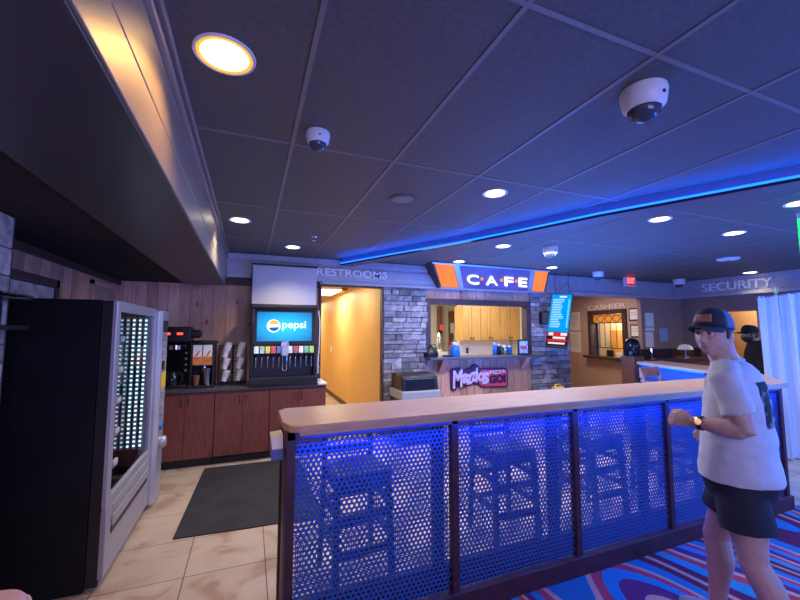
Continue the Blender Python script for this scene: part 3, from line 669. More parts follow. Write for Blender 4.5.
cf = MB().lathe([(.065, 0), (.075, .02), (.07, .12), (.045, .15), (.05, .17), (.001, .17)], (-.85, 5.24, ch + .036), 22).build('carafe', 'blackgloss', t, smooth=True)
MB().tube([(-.785, 5.22, ch + .18), (-.735, 5.2, ch + .17), (-.735, 5.2, ch + .09), (-.78, 5.22, ch + .06)], .009, 8).build('handle', 'black', cf, smooth=True)
b = MB(); b.box(X0 + .02, X1 - .02, 5.17, 5.33, ch + .036, ch + .042); b.build('drip_tray', 'chrome', t)
# hot drink dispenser
t = thing('drink_dispenser', 'black cappuccino dispenser with coffee picture panel between brewer and cups', 'drink dispenser', (-.525, 5.3, ch))
X0, X1 = -.655, -.395
MB().box(X0 - .01, X1 + .01, 5.12, 5.46, ch, ch + .03).build('drip_base', 'black', t, bevel=.006)
MB().box(X0, X1, 5.30, 5.46, ch + .03, 1.20).build('column', 'blackgloss', t, bevel=.006)
MB().box(X0, X0 + .02, 5.18, 5.46, ch + .03, 1.44).build('side', 'black', t); MB().box(X1 - .02, X1, 5.18, 5.46, ch + .03, 1.44).build('side', 'black', t)
MB().box(X0 + .021, X1 - .021, 5.19, 5.46, 1.165, 1.43).build('hopper_box', 'black', t, bevel=.004)
MB().lathe([(.165, 0), (.165, .012), (.15, .025), (.001, .03)], (-.525, 5.32, 1.435), 28).build('lid', 'black', t, smooth=True)
for x in (-.63, -.52): MB().box(x, x + .098, 5.184, 5.19, 1.27, 1.41).build('picture', 'paper', t)
MB().box(-.63, -.42, 5.182, 5.19, 1.17, 1.268).build('picture_band', 'imgorange', t)
for x in (-.585, -.47):
    MB().prism([(x - .03, 5.1835, 1.28), (x + .01, 5.1835, 1.28), (x + .035, 5.1835, 1.34), (x + .02, 5.1835, 1.345)], (0, -.002, 0)).build('picture_motif', 'imgorange', t)
MB().lathe([(.02, 0), (.03, -.05), (.026, -.07), (.001, -.07)], (-.505, 5.235, 1.16), 16).build('nozzle', 'chrome', t, smooth=True)
b = MB(); b.lathe([(.035, 0), (.042, .12), (.044, .2), (.001, .2)], (-.47, 5.22, ch + .031), 20); o = b.build('tumbler', 'chrome', smooth=True); tag(o, 'tall shiny metal tumbler standing in the cappuccino dispenser', 'tumbler')
b = MB(); b.lathe([(.03, 0), (.042, .11), (.044, .115), (.04, .115), (.03, .01), (.001, .01)], (-.59, 5.21, ch + .031), 20); o = b.build('dark_cup', 'brown', smooth=True); tag(o, 'dark cup standing left of the metal tumbler in dispenser', 'cup')
# cup rack
t = thing('cup_rack', 'black wire rack of tilted white cups left of the drinks fountain', 'rack', (-.215, 5.35, ch))
b = MB()
for x in (-.36, -.20, -.19, -.04):
    b.tube([(x, 5.24, ch + .001), (x, 5.42, 1.40), (x, 5.45, 1.40), (x, 5.45, ch + .001)], .005, 6)
for z, y in ((ch + .02, 5.25), (1.05, 5.295), (1.2, 5.34), (1.36, 5.40)): b.tube([(-.36, y, z), (-.04, y, z)], .005, 6)
for z in (ch + .02, 1.39): b.tube([(-.36, 5.45, z), (-.04, 5.45, z)], .005, 6)
b.build('frame', 'black', t)
rings_z = []
def stack(cx, cz, n, label):
    ax = Vector((.42, -.30, -.86)).normalized() * -1     # open end up and leaning right
    q = thing('cup_stack', label, 'cups', (cx, 5.30, cz), 'stacks of cups in the wire rack')
    for k in range(n):
        c = Vector((cx, 5.27, cz)) + Vector((.25, .18, .95)).normalized() * k * .017
        MB().lathe([(.032, 0), (.045, .10), (.048, .104), (.045, .107), (.042, .10), (.03, .006), (.001, .006)], c, 20, (.25, .10, .97)).build('cup', 'white', q, smooth=True)
for cx, nm in ((-.29, 'left'), (-.125, 'right')):
    for z, n, pos in ((.955, 3, 'bottom'), (1.105, 3, 'middle'), (1.25, 6, 'top')):
        stack(cx, z, n, 'leaning stack of white cups, %s of the %s column in the rack' % (pos, nm))
# drinks fountain
def screen_mat():
    """picture on the lit screen: bright cyan middle, deeper blue towards the corners"""
    m = mat('fountain_screen', (0, 0, 0), .3, emit=(0, .4, .9), es=1.2); nt = m.node_tree; N = nt.nodes; L = nt.links
    tc = N.new('ShaderNodeTexCoord'); mp = N.new('ShaderNodeMapping'); mp.inputs['Location'].default_value = (-.5 * 2, 0, -.5 * 2); mp.inputs['Scale'].default_value = (2, 0, 2)
    L.new(tc.outputs['Generated'], mp.inputs['Vector'])
    g = N.new('ShaderNodeTexGradient'); g.gradient_type = 'SPHERICAL'; mp2 = N.new('ShaderNodeMapping'); mp2.inputs['Scale'].default_value = (.62, 1, .62)
    L.new(mp.outputs['Vector'], mp2.inputs['Vector']); L.new(mp2.outputs['Vector'], g.inputs['Vector'])
    r = N.new('ShaderNodeValToRGB'); r.color_ramp.elements[0].color = (0, .045, .30, 1); r.color_ramp.elements[1].color = (.02, .55, .95, 1); r.color_ramp.elements[1].position = .9
    L.new(g.outputs['Fac'], r.inputs['Fac']); L.new(r.outputs['Color'], N['Principled BSDF'].inputs['Emission Color']); return m
fx0, fx1, fy = .005, .835, 5.12
t = thing('soda_fountain', 'black drinks fountain with large lit blue screen on the worktop', 'drink dispenser', (.42, 5.3, ch))
MB().box(fx0, fx1, fy - .10, 5.5, ch - .0, ch + .10).build('drip_tray', 'black', t, bevel=.01)
b = MB(); b.box(fx0 + .03, fx1 - .03, fy - .085, fy + .1, ch + .1, ch + .106); b.build('drip_grate', 'black', t)
MB().box(fx0 + .02, fx1 - .02, fy + .12, 5.5, ch + .1, 1.42).build('back_panel', 'black', t)
b = MB(); b.box(fx0, fx0 + .045, fy - .0, 5.5, ch + .1, 1.9); b.box(fx1 - .045, fx1, fy - .0, 5.5, ch + .1, 1.9); b.build('side_cheek', 'black', t, bevel=.012)
MB().box(fx0 + .04, fx1 - .04, fy - .03, 5.5, 1.28, 1.40).build('valve_bar', 'black', t, bevel=.012)
hh = MB().prism([(fx0 + .02, fy - .03, 1.40), (fx0 + .02, fy + .02, 1.84), (fx0 + .02, fy - .02, 1.89), (fx0 + .02, fy + .0, 1.915), (fx0 + .02, 5.5, 1.915), (fx0 + .02, 5.5, 1.40)], (fx1 - fx0 - .04, 0, 0)).build('head', 'black', t, bevel=.01)
MB().box(fx0 - .01, fx1 + .01, fy - .03, 5.5, 1.865, 1.925).build('cap', 'black', t, bevel=.016)
# screen plane sloping
sd = Vector((0, .05, .44)).normalized(); sn = Vector((0, -.44, .05)).normalized()
s0 = Vector((fx0 + .075, fy - .03 + .006, 1.45))
def sp(u, v, d=.002): return s0 + Vector((u, 0, 0)) + sd * v + sn * d
SW, SH = fx1 - fx0 - .15, .375
MB().prism([sp(0, 0), sp(SW, 0), sp(SW, SH), sp(0, SH)], sn * .004).build('screen', screen_mat(), hh)
def disc(name, cu, cv, r, m, d, a0=0, a1=2 * PI, r0=0):
    n = 40; P = [sp(cu + r * math.cos(a0 + (a1 - a0) * k / n), cv + r * math.sin(a0 + (a1 - a0) * k / n), d) for k in range(n + (0 if a1 - a0 > 6 else 1))]
    return MB().prism(P, sn * .002).build(name, m, hh)
cu, cv = .20, .195
disc('emblem_ring', cu, cv, .082, 'screenwhite', .0065); disc('emblem_lower', cu + .004, cv - .004, .064, 'screennavy', .0088, PI * 1.08, PI * 1.95); disc('emblem_upper', cu, cv + .012, .064, 'screenorange', .0088, PI * .02, PI * .92)
text_mesh('wordmark', 'pepsi', sp(.305, .135, .0065), (1, 0, 0), sd, .30, .125, .003, 'screenwhite', hh, .008)
# flavour valves
fc = [(.75, .8, .85), (.35, .6, .55), (.75, .55, .1), (.65, .1, .1), (.1, .2, .6), (.1, .15, .55), (.6, .7, .75), (.5, .1, .12), (.75, .8, .85), (.2, .5, .3), (.45, .6, .15)]
for i, c3 in enumerate(fc):
    x = fx0 + .075 + i * .068
    if i in (5,): continue
    v = MB().box(x - .027, x + .027, fy - .055, fy - .03, 1.30, 1.385).build('flavour_card', mat('flavour', c3, .4, var=.35, vscale=45, emit=c3, es=.25), t, bevel=.003)
    MB().tube([(x, fy + .02, 1.29), (x, fy + .015, 1.2)], [.018, .012], 10).build('nozzle', 'black', v, smooth=True)
    MB().box(x - .007, x + .007, fy - .035, fy - .028, 1.12, 1.25).build('lever', 'chrome', v, bevel=.003)
x = fx0 + .075 + 5 * .068
ice = MB().box(x - .045, x + .045, fy - .09, fy - .031, 1.26, 1.44).build('ice_chute', 'silver', t, bevel=.012)
MB().prism([(x - .05, fy - .091, 1.39), (x - .01, fy - .091, 1.40), (x + .01, fy - .091, 1.40), (x + .05, fy - .091, 1.39), (x + .04, fy - .091, 1.45), (x - .04, fy - .091, 1.45)], (0, -.006, 0)).build('badge', 'imgblue', ice)
MB().tube([(x - .025, fy - .06, 1.26), (x - .025, fy - .06, 1.10), (x - .015, fy - .06, 1.08), (x + .015, fy - .06, 1.08), (x + .025, fy - .06, 1.10), (x + .025, fy - .06, 1.26)], .007, 8).build('ice_lever', 'chrome', t, smooth=True)
b = MB(); b.box(fx1 + .001, fx1 + .03, fy - .02, fy + .05, 1.02, 1.12); b.build('side_bracket', 'silver', t, bevel=.005)
b = MB(); pts = [(fx1 + .012, fy + .0, 1.86), (fx1 + .035, fy, 1.7), (fx1 + .03, fy, 1.4), (fx1 + .015, fy, 1.12)]; b.tube(pts, .007, 8); b.build('cable', 'white', t, smooth=True)
# roll-down white panel above the fountain
t = thing('projection_panel', 'blank pale panel with dark top rail hung above drinks fountain', 'panel', (.43, 5.42, 2.0))
ZT_ = pY(284, 266, 5.36).z
MB().box(.012, .862, 5.40, 5.425, 1.93, ZT_).build('board', mat('pale_panel', (.50, .50, .62), .6), t)
MB().box(.0, .875, 5.385, 5.44, ZT_, ZT_ + .025).build('top_rail', 'black', t, bevel=.004)
MB().box(.003, .012, 5.395, 5.43, 1.93, ZT_).build('edge_strip', 'black', t)
# floor mat
m0 = [(-.357, 3.29), (.42, 3.42), (.50, 4.93), (-.38, 4.95)]
o = MB().prism([(x, y, 0) for x, y in ((-.50, 3.43), (.62, 3.36), (.62, 4.98), (-.44, 5.0))], (0, 0, .009)).build('floor_mat', 'rubber', bevel=.003); tag(o, 'black rubber mat on the tiles before the drink counter', 'mat')

# ================================================================== BAR
ZS = 1.12; TH = .036
YF, YBk = 1.925, 2.40
front = [(.165, 2.06), (.195, 1.955), (.235, YF), (4.52, YF), (5.45, 2.62), (5.98, 4.02), (5.46, 4.06), (4.94, 2.80), (4.38, YBk), (.21, YBk), (.165, 2.34)]
t = thing('bar_counter', 'long bar counter with wooden top over perforated blue metal panels', 'counter', (2.3, 2.1, 0))
MB().prism([(x, y, ZS - TH) for x, y in front], (0, 0, TH)).build('countertop', 'counterwood', t, bevel=.006)
MB().box(.24, 4.51, YF + .001, YF + .011, ZS - TH - .014, ZS - TH + .004).build('front_lip', 'counterwood', t, bevel=.002)
posts = [.205, 1.125, 2.045, 2.965, 3.885, 4.50]
PF, PBk = 1.985, 2.20
for i, x in enumerate(posts):
    MB().box(x - .022, x + .022, PF - .012, PF + .035, .0085, ZS - TH - .001).build('post', 'maroon', t, bevel=.003)
    MB().box(x - .035, x + .035, PBk - .02, PBk + .03, 0, ZS - TH - .02).build('rear_post', 'maroon', t, bevel=.003)
MB().box(.18, .205, PF + .036, PBk - .021, 0.009, ZS - TH - .001).build('end_panel', 'maroon', t)
MB().box(.185, 4.52, PF - .012, PF + .035, ZS - TH - .045, ZS - TH - .0005).build('top_rail', 'maroon', t, bevel=.003)
MB().box(.185, 4.52, PBk - .02, PBk + .03, ZS - TH - .07, ZS - TH - .0005).build('rear_rail', 'maroon', t, bevel=.003)
MB().box(.185, 4.54, PF - .03, PF + .03, .0085, .12).build('kickboard', 'maroon', t, bevel=.005)
MB().box(.20, 4.52, PBk - .02, PBk + .03, 0, .14).build('rear_kickboard', 'maroon', t, bevel=.005)
MB().box(.26, 4.50, YF + .013, YF + .024, ZS - TH - .009, ZS - TH - .001).build('under_light', 'ledunder', t)
def perf_mesh(name, w, h, pitch=.027, r=.0090, th=.002):
    """sheet punched with staggered round holes: local x 0..w, z 0..h"""
    V = []; Fc = []
    rowh = pitch * math.sqrt(3) / 2; nr = int(h / rowh); nc = int(w / pitch)
    R6 = pitch / math.sqrt(3)
    ca = [(math.sin(PI / 3 * k), math.cos(PI / 3 * k)) for k in range(6)]
    for j in range(nr):
        for i in range(nc):
            cx = (i + .5 + (.5 if j % 2 else 0)) * pitch; cz = (j + .5) * rowh + rowh * .15
            if cx + pitch / 2 > w + .015: continue
            k = len(V)
            for yy in (0, th):
                V += [(cx + R6 * a, yy, cz + R6 * b_) for a, b_ in ca] + [(cx + r * a, yy, cz + r * b_) for a, b_ in ca]
            for q in range(6):
                p = (q + 1) % 6
                Fc += [(k + q, k + p, k + 6 + p, k + 6 + q), (k + 12 + p, k + 12 + q, k + 18 + q, k + 18 + p), (k + 6 + q, k + 6 + p, k + 18 + p, k + 18 + q)]
    me = bpy.data.meshes.new(name); me.from_pydata(V, [], Fc); me.update(); me.materials.append(MT['perf']); return me
pm = perf_mesh('perforated_panel', .885, ZS - TH - .045 - .12); pm2 = perf_mesh('perforated_panel', .585, ZS - TH - .045 - .12)
rm = perf_mesh('rear_perforated_panel', .885, ZS - TH - .045 - .12, .027, .0125); rm2 = perf_mesh('rear_perforated_panel', .585, ZS - TH - .045 - .12, .027, .0125)
for i in range(5):
    x0, x1 = posts[i] + .018, posts[i + 1] - .018
    for nm, y in (('perforated_panel', PF + .012), ('rear_perforated_panel', PBk + .005)):
        o = bpy.data.objects.new(nm, (pm if i < 4 else pm2) if y == PF + .012 else (rm if i < 4 else rm2)); COL.objects.link(o); o.parent = t; o.location = Vector((x0, y, .12)) - wloc(t)
# far leg of the bar : slatted blue face under wood
b = MB()
A_, B_ = Vector((4.98, 2.86, 0)), Vector((5.48, 4.02, 0)); dv = (B_ - A_).normalized(); nv = Vector((-dv.y, dv.x, 0))
fp = MB(); fp.obox((A_ + B_) / 2 + Vector((0, 0, .60)) - nv * .04, dv * (B_ - A_).length / 2, (0, 0, .46), nv * .02); fp.build('leg_panel', mat('blue_lit_panel', (.05, .12, .42), .5), t)
for k in range(7):
    sl = MB(); sl.obox((A_ + B_) / 2 + Vector((0, 0, .46 + k * .09)) - nv * .012, dv * (B_ - A_).length / 2, (0, 0, .03), nv * .008); sl.build('slat', 'perf', t, bevel=.003)
MB().obox((A_ + B_) / 2 + Vector((0, 0, ZS - TH - .008)) + nv * .01, dv * (B_ - A_).length / 2 * .97, (0, 0, .006), nv * .008).build('leg_light', 'legled', t)
MB().obox((A_ + B_) / 2 + Vector((0, 0, .84)) + nv * .012, dv * (B_ - A_).length / 2 * .97, (0, 0, .012), nv * .01).build('mid_rail', mat('pale_blue_rail', (.25, .45, .7), .5), t)
MB().obox(B_ + Vector((0, 0, .53)) - nv * .15 + dv * .02, dv * .02, (0, 0, .53), nv * .20).build('end_board', 'maroon', t)
P1 = Vector((4.56, 1.99, 0)); P2 = Vector((5.42, 2.63, 0)); P3 = Vector((5.92, 3.98, 0))
for a, c in ((P1, P2), (P2, P3)):
    d2 = (c - a).normalized(); n2 = Vector((d2.y, -d2.x, 0))
    MB().obox((a + c) / 2 + Vector((0, 0, .535)) - n2 * .03, d2 * (c - a).length / 2, (0, 0, .535), n2 * .015).build('outer_panel', 'perf', t)
# paper holder on bar end
t = thing('paper_holder', 'small pale holder stuffed with paper on left end of the bar', 'holder', (.16, 2.12, 1.0))
MB().box(.118, .178, 2.05, 2.19, .93, .985).build('pocket', mat('blue_pocket', (.10, .16, .4), .5), t, bevel=.004)
q = MB().prism([(.122, 2.055, .985), (.174, 2.06, .985), (.174, 2.07, 1.05), (.114, 2.06, 1.045)], (0, .11, 0)).build('paper', 'paper', t)

# ---- stools
def make_stool(m, label, group, bh=1.155):
    t = thing('bar_stool', label, 'stool', (0, 0, 0), group)
    SHt = .70; w = .185
    MB().box(-w, w, -w, w, SHt - .045, SHt).build('seat', m, t, bevel=.014)
    ap = MB(); ap.box(-w + .02, w - .02, -w + .015, -w + .035, SHt - .11, SHt - .044); ap.box(-w + .02, w - .02, w - .035, w - .015, SHt - .11, SHt - .044)
    ap.box(-w + .015, -w + .035, -w + .02, w - .02, SHt - .11, SHt - .044); ap.box(w - .035, w - .015, -w + .02, w - .02, SHt - .11, SHt - .044); ap.build('apron', m, t)
    for sx in (-1, 1):
        MB().prism([(sx * .205, -.205, 0), (sx * .165, -.205, 0), (sx * .15, -.17, SHt - .04), (sx * .185, -.17, SHt - .04)], (0, .038, 0)).build('leg', m, t, bevel=.003)
        MB().tube([(sx * .185, .2, 0), (sx * .168, .165, SHt - .03), (sx * .168, .185, bh - .155), (sx * .165, .225, bh - .02)], .021, 4).build('rear_leg', m, t)
    for z, k in ((.24, 'footrest'), (.44, 'stretcher')):
        i = .192 - z * .03
        MB().box(-i, i, -.205 + z * .05, -.175 + z * .05, z - .022, z + .022).build(k, m, t, bevel=.003)
        MB().box(-i - .015, -i + .008, -.19, .19, z + .03, z + .07).build('side_stretcher', m, t, bevel=.003)
        MB().box(i - .008, i + .015, -.19, .19, z + .03, z + .07).build('side_stretcher', m, t, bevel=.003)
        MB().box(-i, i, .17, .195, z - .02, z + .02).build('rear_stretcher', m, t, bevel=.003)
    MB().box(-.175, .175, .205, .235, bh - .115, bh).build('top_rail', m, t, bevel=.006)
    MB().box(-.165, .165, .18, .20, bh - .27, bh - .22).build('back_rail', m, t, bevel=.004)
    return t
st = make_stool('oak', 'x', 'dark wooden stools tucked behind the bar', 1.0)
L_ = ['dark wooden stool behind the first perforated panel from the left', 'dark wooden stool behind the second perforated panel from the left', 'dark wooden stool behind the third perforated panel from the left', 'dark wooden stool behind the fourth perforated panel, near the man']
for i, (x, y, rz) in enumerate(((.68, 2.52, .06), (1.88, 2.56, -.05), (2.80, 2.55, .05), (3.75, 2.56, -.08))):
    if i == 0: st.location = (x, y, 0); st.rotation_euler = (0, 0, rz); st['label'] = L_[0]
    else: dup(st, (x, y, 0), rz, L_[i])
s2_ = make_stool('stoolwood', 'brown wooden stool whose back rail rises above the bar, left of the man', None)
p = pY(654, 378, 3.10); s2_.location = (p.x, 2.92, 0); s2_.rotation_euler = (0, 0, .10)

# ================================================================== BEHIND THE BAR
# trash can with lid
tc = pY(410, 400, 5.1)
t = thing('trash_can', 'black trash can with hooded lid and clear liner by the stone column', 'trash can', (2.26, 5.15, 0))
MB().box(1.98, 2.56, 4.92, 5.40, 0, .74).build('bin', 'black', t, bevel=.02)
b = MB(); b.prism([(1.965, 4.905, .62), (2.575, 4.905, .60), (2.575, 4.905, .742), (1.965, 4.905, .742)], (0, .51, 0)); b.build('liner', 'bag', t, bevel=.02)
h = MB(); P_h = [(4.93, .743), (4.96, .93), (5.02, .965), (5.34, .965), (5.38, .93), (5.40, .743)]
hd = MB().prism([(1.99, y, z) for y, z in P_h], (.56, 0, 0)).build('hood', 'black', t, bevel=.02)
MB().prism([(2.05, 4.928, .77), (2.49, 4.928, .77), (2.49, 4.95, .905), (2.05, 4.95, .905)], (0, -.006, 0)).build('flap', 'blackgloss', hd, bevel=.004)
# wet floor sign behind the bar
p = pY(558, 391, 4.4); zt = pY(558, 386.5, 4.4).z
t = thing('floor_sign', 'yellow folding floor sign whose top shows over the bar', 'sign', (p.x, 4.4, 0))
for s in (-1, 1):
    MB().prism([(p.x - .15, 4.4 + s * .20, 0), (p.x + .15, 4.4 + s * .20, 0), (p.x + .09, 4.4 + s * .012, zt), (p.x - .09, 4.4 + s * .012, zt)], (0, s * .012, 0)).build('board', 'yellowpl', t)
MB().tube([(p.x - .05, 4.4, zt - .01), (p.x - .04, 4.4, zt + .03), (p.x + .04, 4.4, zt + .03), (p.x + .05, 4.4, zt - .01)], .01, 8).build('handle', 'yellowpl', t, smooth=True)

# ---- kitchen
for i, (a, c) in enumerate(((463, 471.5), (471.5, 480.5), (480.5, 490), (490, 500), (500, 520))):
    x0, x1 = pY(a, 320, 6.55).x, pY(c, 320, 6.55).x
    if i == 3: pass
kx = [pY(q, 320, 6.75).x for q in (463, 480.5, 500, 520)]
kl = ['honey wood wall cabinet, leftmost in the cafe kitchen', 'honey wood wall cabinet, middle one in the cafe kitchen', 'honey wood wall cabinet, rightmost in the cafe kitchen']
for i in range(3):
    x0, x1 = kx[i] + .002, kx[i + 1] - .002
    t = thing('wall_cabinet', kl[i], 'cabinet', ((x0 + x1) / 2, 6.8, 1.42), 'kitchen wall cabinets')
    MB().box(x0, x1, 6.77, 7.099, 1.38, 2.10).build('body', 'pine', t)
    for k in range(2):
        xa = x0 + (x1 - x0) * k / 2 + .004; xb = x0 + (x1 - x0) * (k + 1) / 2 - .004
        d = MB().box(xa, xb, 6.75, 6.769, 1.39, 2.095).build('door', 'pine', t, bevel=.004)
        MB().lathe([(.001, 0), (.014, 0), (.014, .02), (.001, .022)], (xb - .03 if k == 0 else xa + .03, 6.75, 1.44), 12, (0, -1, 0)).build('knob', 'black', d)
kc = thing('kitchen_counter', 'pale kitchen counter and cupboards under the honey wall cabinets', 'counter', (4.7, 6.8, 0))
MB().box(4.2, 5.49, 6.55, 7.09, 0, .88).build('body', 'cream', kc); MB().box(4.18, 5.49, 6.5, 7.09, .88, .92).build('top', 'whitelam', kc)
MB().box(4.19, 5.49, 7.085, 7.099, .92, 1.37).build('splashback', 'paper', kc)
o = MB().box(4.33, 4.38, 7.07, 7.0845, 1.10, 1.22).build('wall_socket', 'black', bevel=.004); tag(o, 'black wall socket on white splashback under the kitchen cabinets', 'socket')
# far kitchen end
t = thing('brown_door', 'brown door with pinned notices at far left of the cafe kitchen', 'door', (3.3, 8.45, 0))
x0, x1 = pY(449, 330, 8.47).x, pY(463, 330, 8.47).x
MB().box(x0, x1, 8.45, 8.499, 0, 2.08).build('leaf', 'brown', t)
MB().lathe([(.001, 0), (.03, 0), (.03, .05), (.001, .05)], (x0 + .08, 8.45, 1.0), 12, (0, -1, 0)).build('knob', 'chrome', t)
def note(px0, px1, py0, py1, Y, m, label, cat='notice', name='notice', grp='notices in the kitchen'):
    a = pY(px0, py1, Y); c = pY(px1, py0, Y); o = MB().box(a.x, c.x, Y - .004, Y, a.z, c.z).build(name, m); return tag(o, label, cat, grp)
note(450.5, 454, 323, 333, 8.449, 'paper', 'narrow white notice high on brown kitchen door')
note(453.5, 459, 331, 346, 8.444, mat('pale_blue_paper', (.5, .62, .7), .7), 'pale blue sheet in middle of brown kitchen door')
note(448.5, 453.5, 341, 352, 8.449, 'imgred', 'red notice low on the brown kitchen door')
note(459.5, 463, 327, 346, 8.449, 'imgorange', 'orange and white sheet beside the kitchen cabinets')
x0, x1 = pY(440.5, 330, 8.3).x, pY(443.5, 330, 8.3).x
o = MB().box(x0, x1, 8.36, 8.499, 0, 2.2).build('door_post', 'brown', bevel=.004); tag(o, 'brown upright post at the back left of the cafe kitchen', 'post')
c = pY(439, 346, 7.6)
t = thing('fire_extinguisher', 'fire extinguisher with red tag on the left inside the cafe kitchen', 'fire extinguisher', (c.x, 7.6, 0))
MB().box(c.x - .15, c.x + .15, 7.45, 7.75, 0, 1.12).build('stand', 'whitelam', t)
MB().lathe([(.06, 0), (.075, .02), (.075, .32), (.03, .40), (.025, .43), (.001, .43)], (c.x, 7.6, 1.121), 18).build('cylinder', 'chrome', t, smooth=True)
MB().box(c.x - .015, c.x + .09, 7.58, 7.62, 1.54, 1.57).build('lever', 'black', t); MB().box(c.x + .01, c.x + .10, 7.56, 7.565, 1.60, 1.72).build('tag', 'imgred', t)
MB().box(c.x - .012, c.x + .03, 7.565, 7.575, 1.55, 1.62).build('tag_loop', 'black', t)
# things on the ledge
Lz = 1.1625
def onledge(px, Y=5.5): return pY(px, 356, Y).x
x = onledge(432); t = thing('black_bag', 'slumped black bag at left end of the serving ledge', 'bag', (x, 5.55, Lz))
rr = []
for z, s in ((0, .9), (.04, 1), (.10, .85), (.15, .55), (.19, .22)):
    rr.append([Vector((x + (.15 + .02 * math.sin(3 * a)) * s * math.cos(a) + .03 * z, 5.56 + .10 * s * math.sin(a), Lz + z)) for a in [2 * PI * q / 18 for q in range(18)]])
MB().loft(rr).build('body', 'black', t, smooth=True)
MB().tube([(x - .06, 5.54, Lz + .13), (x - .02, 5.5, Lz + .2), (x + .06, 5.5, Lz + .2), (x + .10, 5.53, Lz + .12)], .008, 8).build('handle', 'black', t, smooth=True)
o = MB().box(x + .2, x + .34, 5.42, 5.52, Lz, Lz + .03).build('card_reader', 'black', bevel=.008); tag(o, 'low black card reader lying on the serving ledge', 'card reader')
x = onledge(456.5); t = thing('blue_jug', 'blue jug with clear top on the serving ledge', 'jug', (x, 5.55, Lz))
MB().lathe([(.085, 0), (.092, .02), (.085, .15), (.06, .18), (.001, .18)], (x, 5.56, Lz), 22).build('body', 'bluepl', t, smooth=True)
MB().lathe([(.04, .18), (.045, .2), (.045, .23), (.001, .235)], (x, 5.56, Lz), 18).build('cap', 'white', t, smooth=True)
for px, h, r, m, lb in ((499, .22, .04, 'bluepl', 'tall blue bottle on the serving ledge right of middle'), (503.5, .19, .045, 'black', 'black cup beside the tall blue bottle on the ledge'), (509, .17, .055, 'chrome', 'metal pitcher on the ledge between black cup and framed picture'), (514, .16, .04, 'bluepl', 'short blue cup on the ledge next to framed picture')):
    x = onledge(px); t = thing('ledge_bottle' if 'bottle' in lb else 'ledge_cup', lb, 'bottle' if 'bottle' in lb else 'cup', (x, 5.6, Lz))
    MB().lathe([(r * .85, 0), (r, .01), (r, h * .8), (r * .9, h * .82), (.001, h * .82)], (x, 5.62, Lz), 18).build('body', m, t, smooth=True)
    MB().lathe([(r * .6, h * .82), (r * .6, h), (.001, h)], (x, 5.62, Lz), 14).build('lid', 'white' if m != 'white' else 'black', t, smooth=True)
x0, x1 = onledge(518.5, 5.40), onledge(529, 5.40)
t = thing('framed_picture', 'small black-framed picture of food standing at right end of ledge', 'picture', ((x0 + x1) / 2, 5.42, Lz))
zt = pY(523, 339.5, 5.4).z
MB().box(x0, x1, 5.40, 5.425, Lz, zt).build('frame', 'black', t, bevel=.004); MB().box(x0 + .025, x1 - .025, 5.396, 5.40, Lz + .03, zt - .025).build('picture', 'imgblue', t)
MB().box(x0 + .04, x1 - .05, 5.393, 5.396, Lz + .10, Lz + .16).build('picture_band', 'imgred', t); MB().box((x0 + x1) / 2 - .02, (x0 + x1) / 2 + .02, 5.425, 5.50, Lz, Lz + .16).build('easel', 'black', t)

# ---- corridor fittings
t = thing('corridor_light', 'bright ceiling light panel nearest in the yellow corridor', 'ceiling light', (1.42, 8.2, 2.42), 'corridor light panels')
MB().box(1.12, 1.72, 7.60, 8.80, 2.405, 2.419).build('panel', 'troffer', t); b = MB(); b.box(1.10, 1.12, 7.58, 8.82, 2.40, 2.4195); b.box(1.72, 1.74, 7.58, 8.82, 2.40, 2.4195); b.build('frame', 'whitelam', t)
dup(t, (1.42, 11.3, 2.42), 0, 'smaller looking light panel deeper in the yellow corridor')
c = pZ(345, 288, 2.4125); t = thing('ceiling_alarm', 'small dark round alarm on the corridor ceiling', 'alarm', c)
MB().lathe([(.06, 0), (.065, -.03), (.04, -.045), (.001, -.05)], c, 20).build('body', 'brown', t, smooth=True); MB().lathe([(.02, -.048), (.015, -.06), (.001, -.06)], c, 12).build('sensor', 'black', t)
o = MB().box(1.882, 1.899, 9.4, 9.52, 1.05, 1.2).build('light_switch', 'white', bevel=.003); tag(o, 'small white switch on the far yellow corridor wall', 'switch')
o = MB().box(1.878, 1.8845, 5.55, 5.58, .93, 1.03).build('door_latch', 'black', bevel=.002); tag(o, 'dark latch plate on the corridor frame beside stone column', 'latch')

# ---- cashier window and notices
t = thing('cashier_window', 'dark-framed pay window with vertical bars under the bronze lettering', 'window', cw(.62, 1.0, .02))
b = MB(); wallbox(b, .02, .12, .98, 2.06, -.1, .035); wallbox(b, 1.13, 1.25, .98, 2.06, -.1, .035); wallbox(b, .02, 1.25, 1.98, 2.08, -.1, .035); b.build('frame', 'darkwood', t, bevel=.004)
b = MB(); wallbox(b, -.04, 1.30, .915, .98, -.12, .16); b.build('sill', 'darkwood', t, bevel=.006)
b = MB(); wallbox(b, .12, 1.13, 1.77, 1.975, -.07, -.06); b.build('art_glass', 'bronzegl', t)
b = MB()
for k in range(4):
    u = .125 + k * .2525; b.tube([cw(u, 1.78, -.05), cw(u + .25, 1.97, -.05)], .006, 5); b.tube([cw(u + .25, 1.78, -.05), cw(u, 1.97, -.05)], .006, 5)
b.build('lattice', 'darkwood', t)
for k in range(6):
    u = .12 + .18 * k + .05; MB().tube([cw(u, 1.18, -.03), cw(u, 1.78, -.03)], .008, 6).build('bar', 'black', t)
b = MB(); wallbox(b, .12, 1.13, 1.17, 1.19, -.035, -.015); wallbox(b, .12, 1.13, 1.765, 1.785, -.035, -.01); b.build('rail', 'black', t)
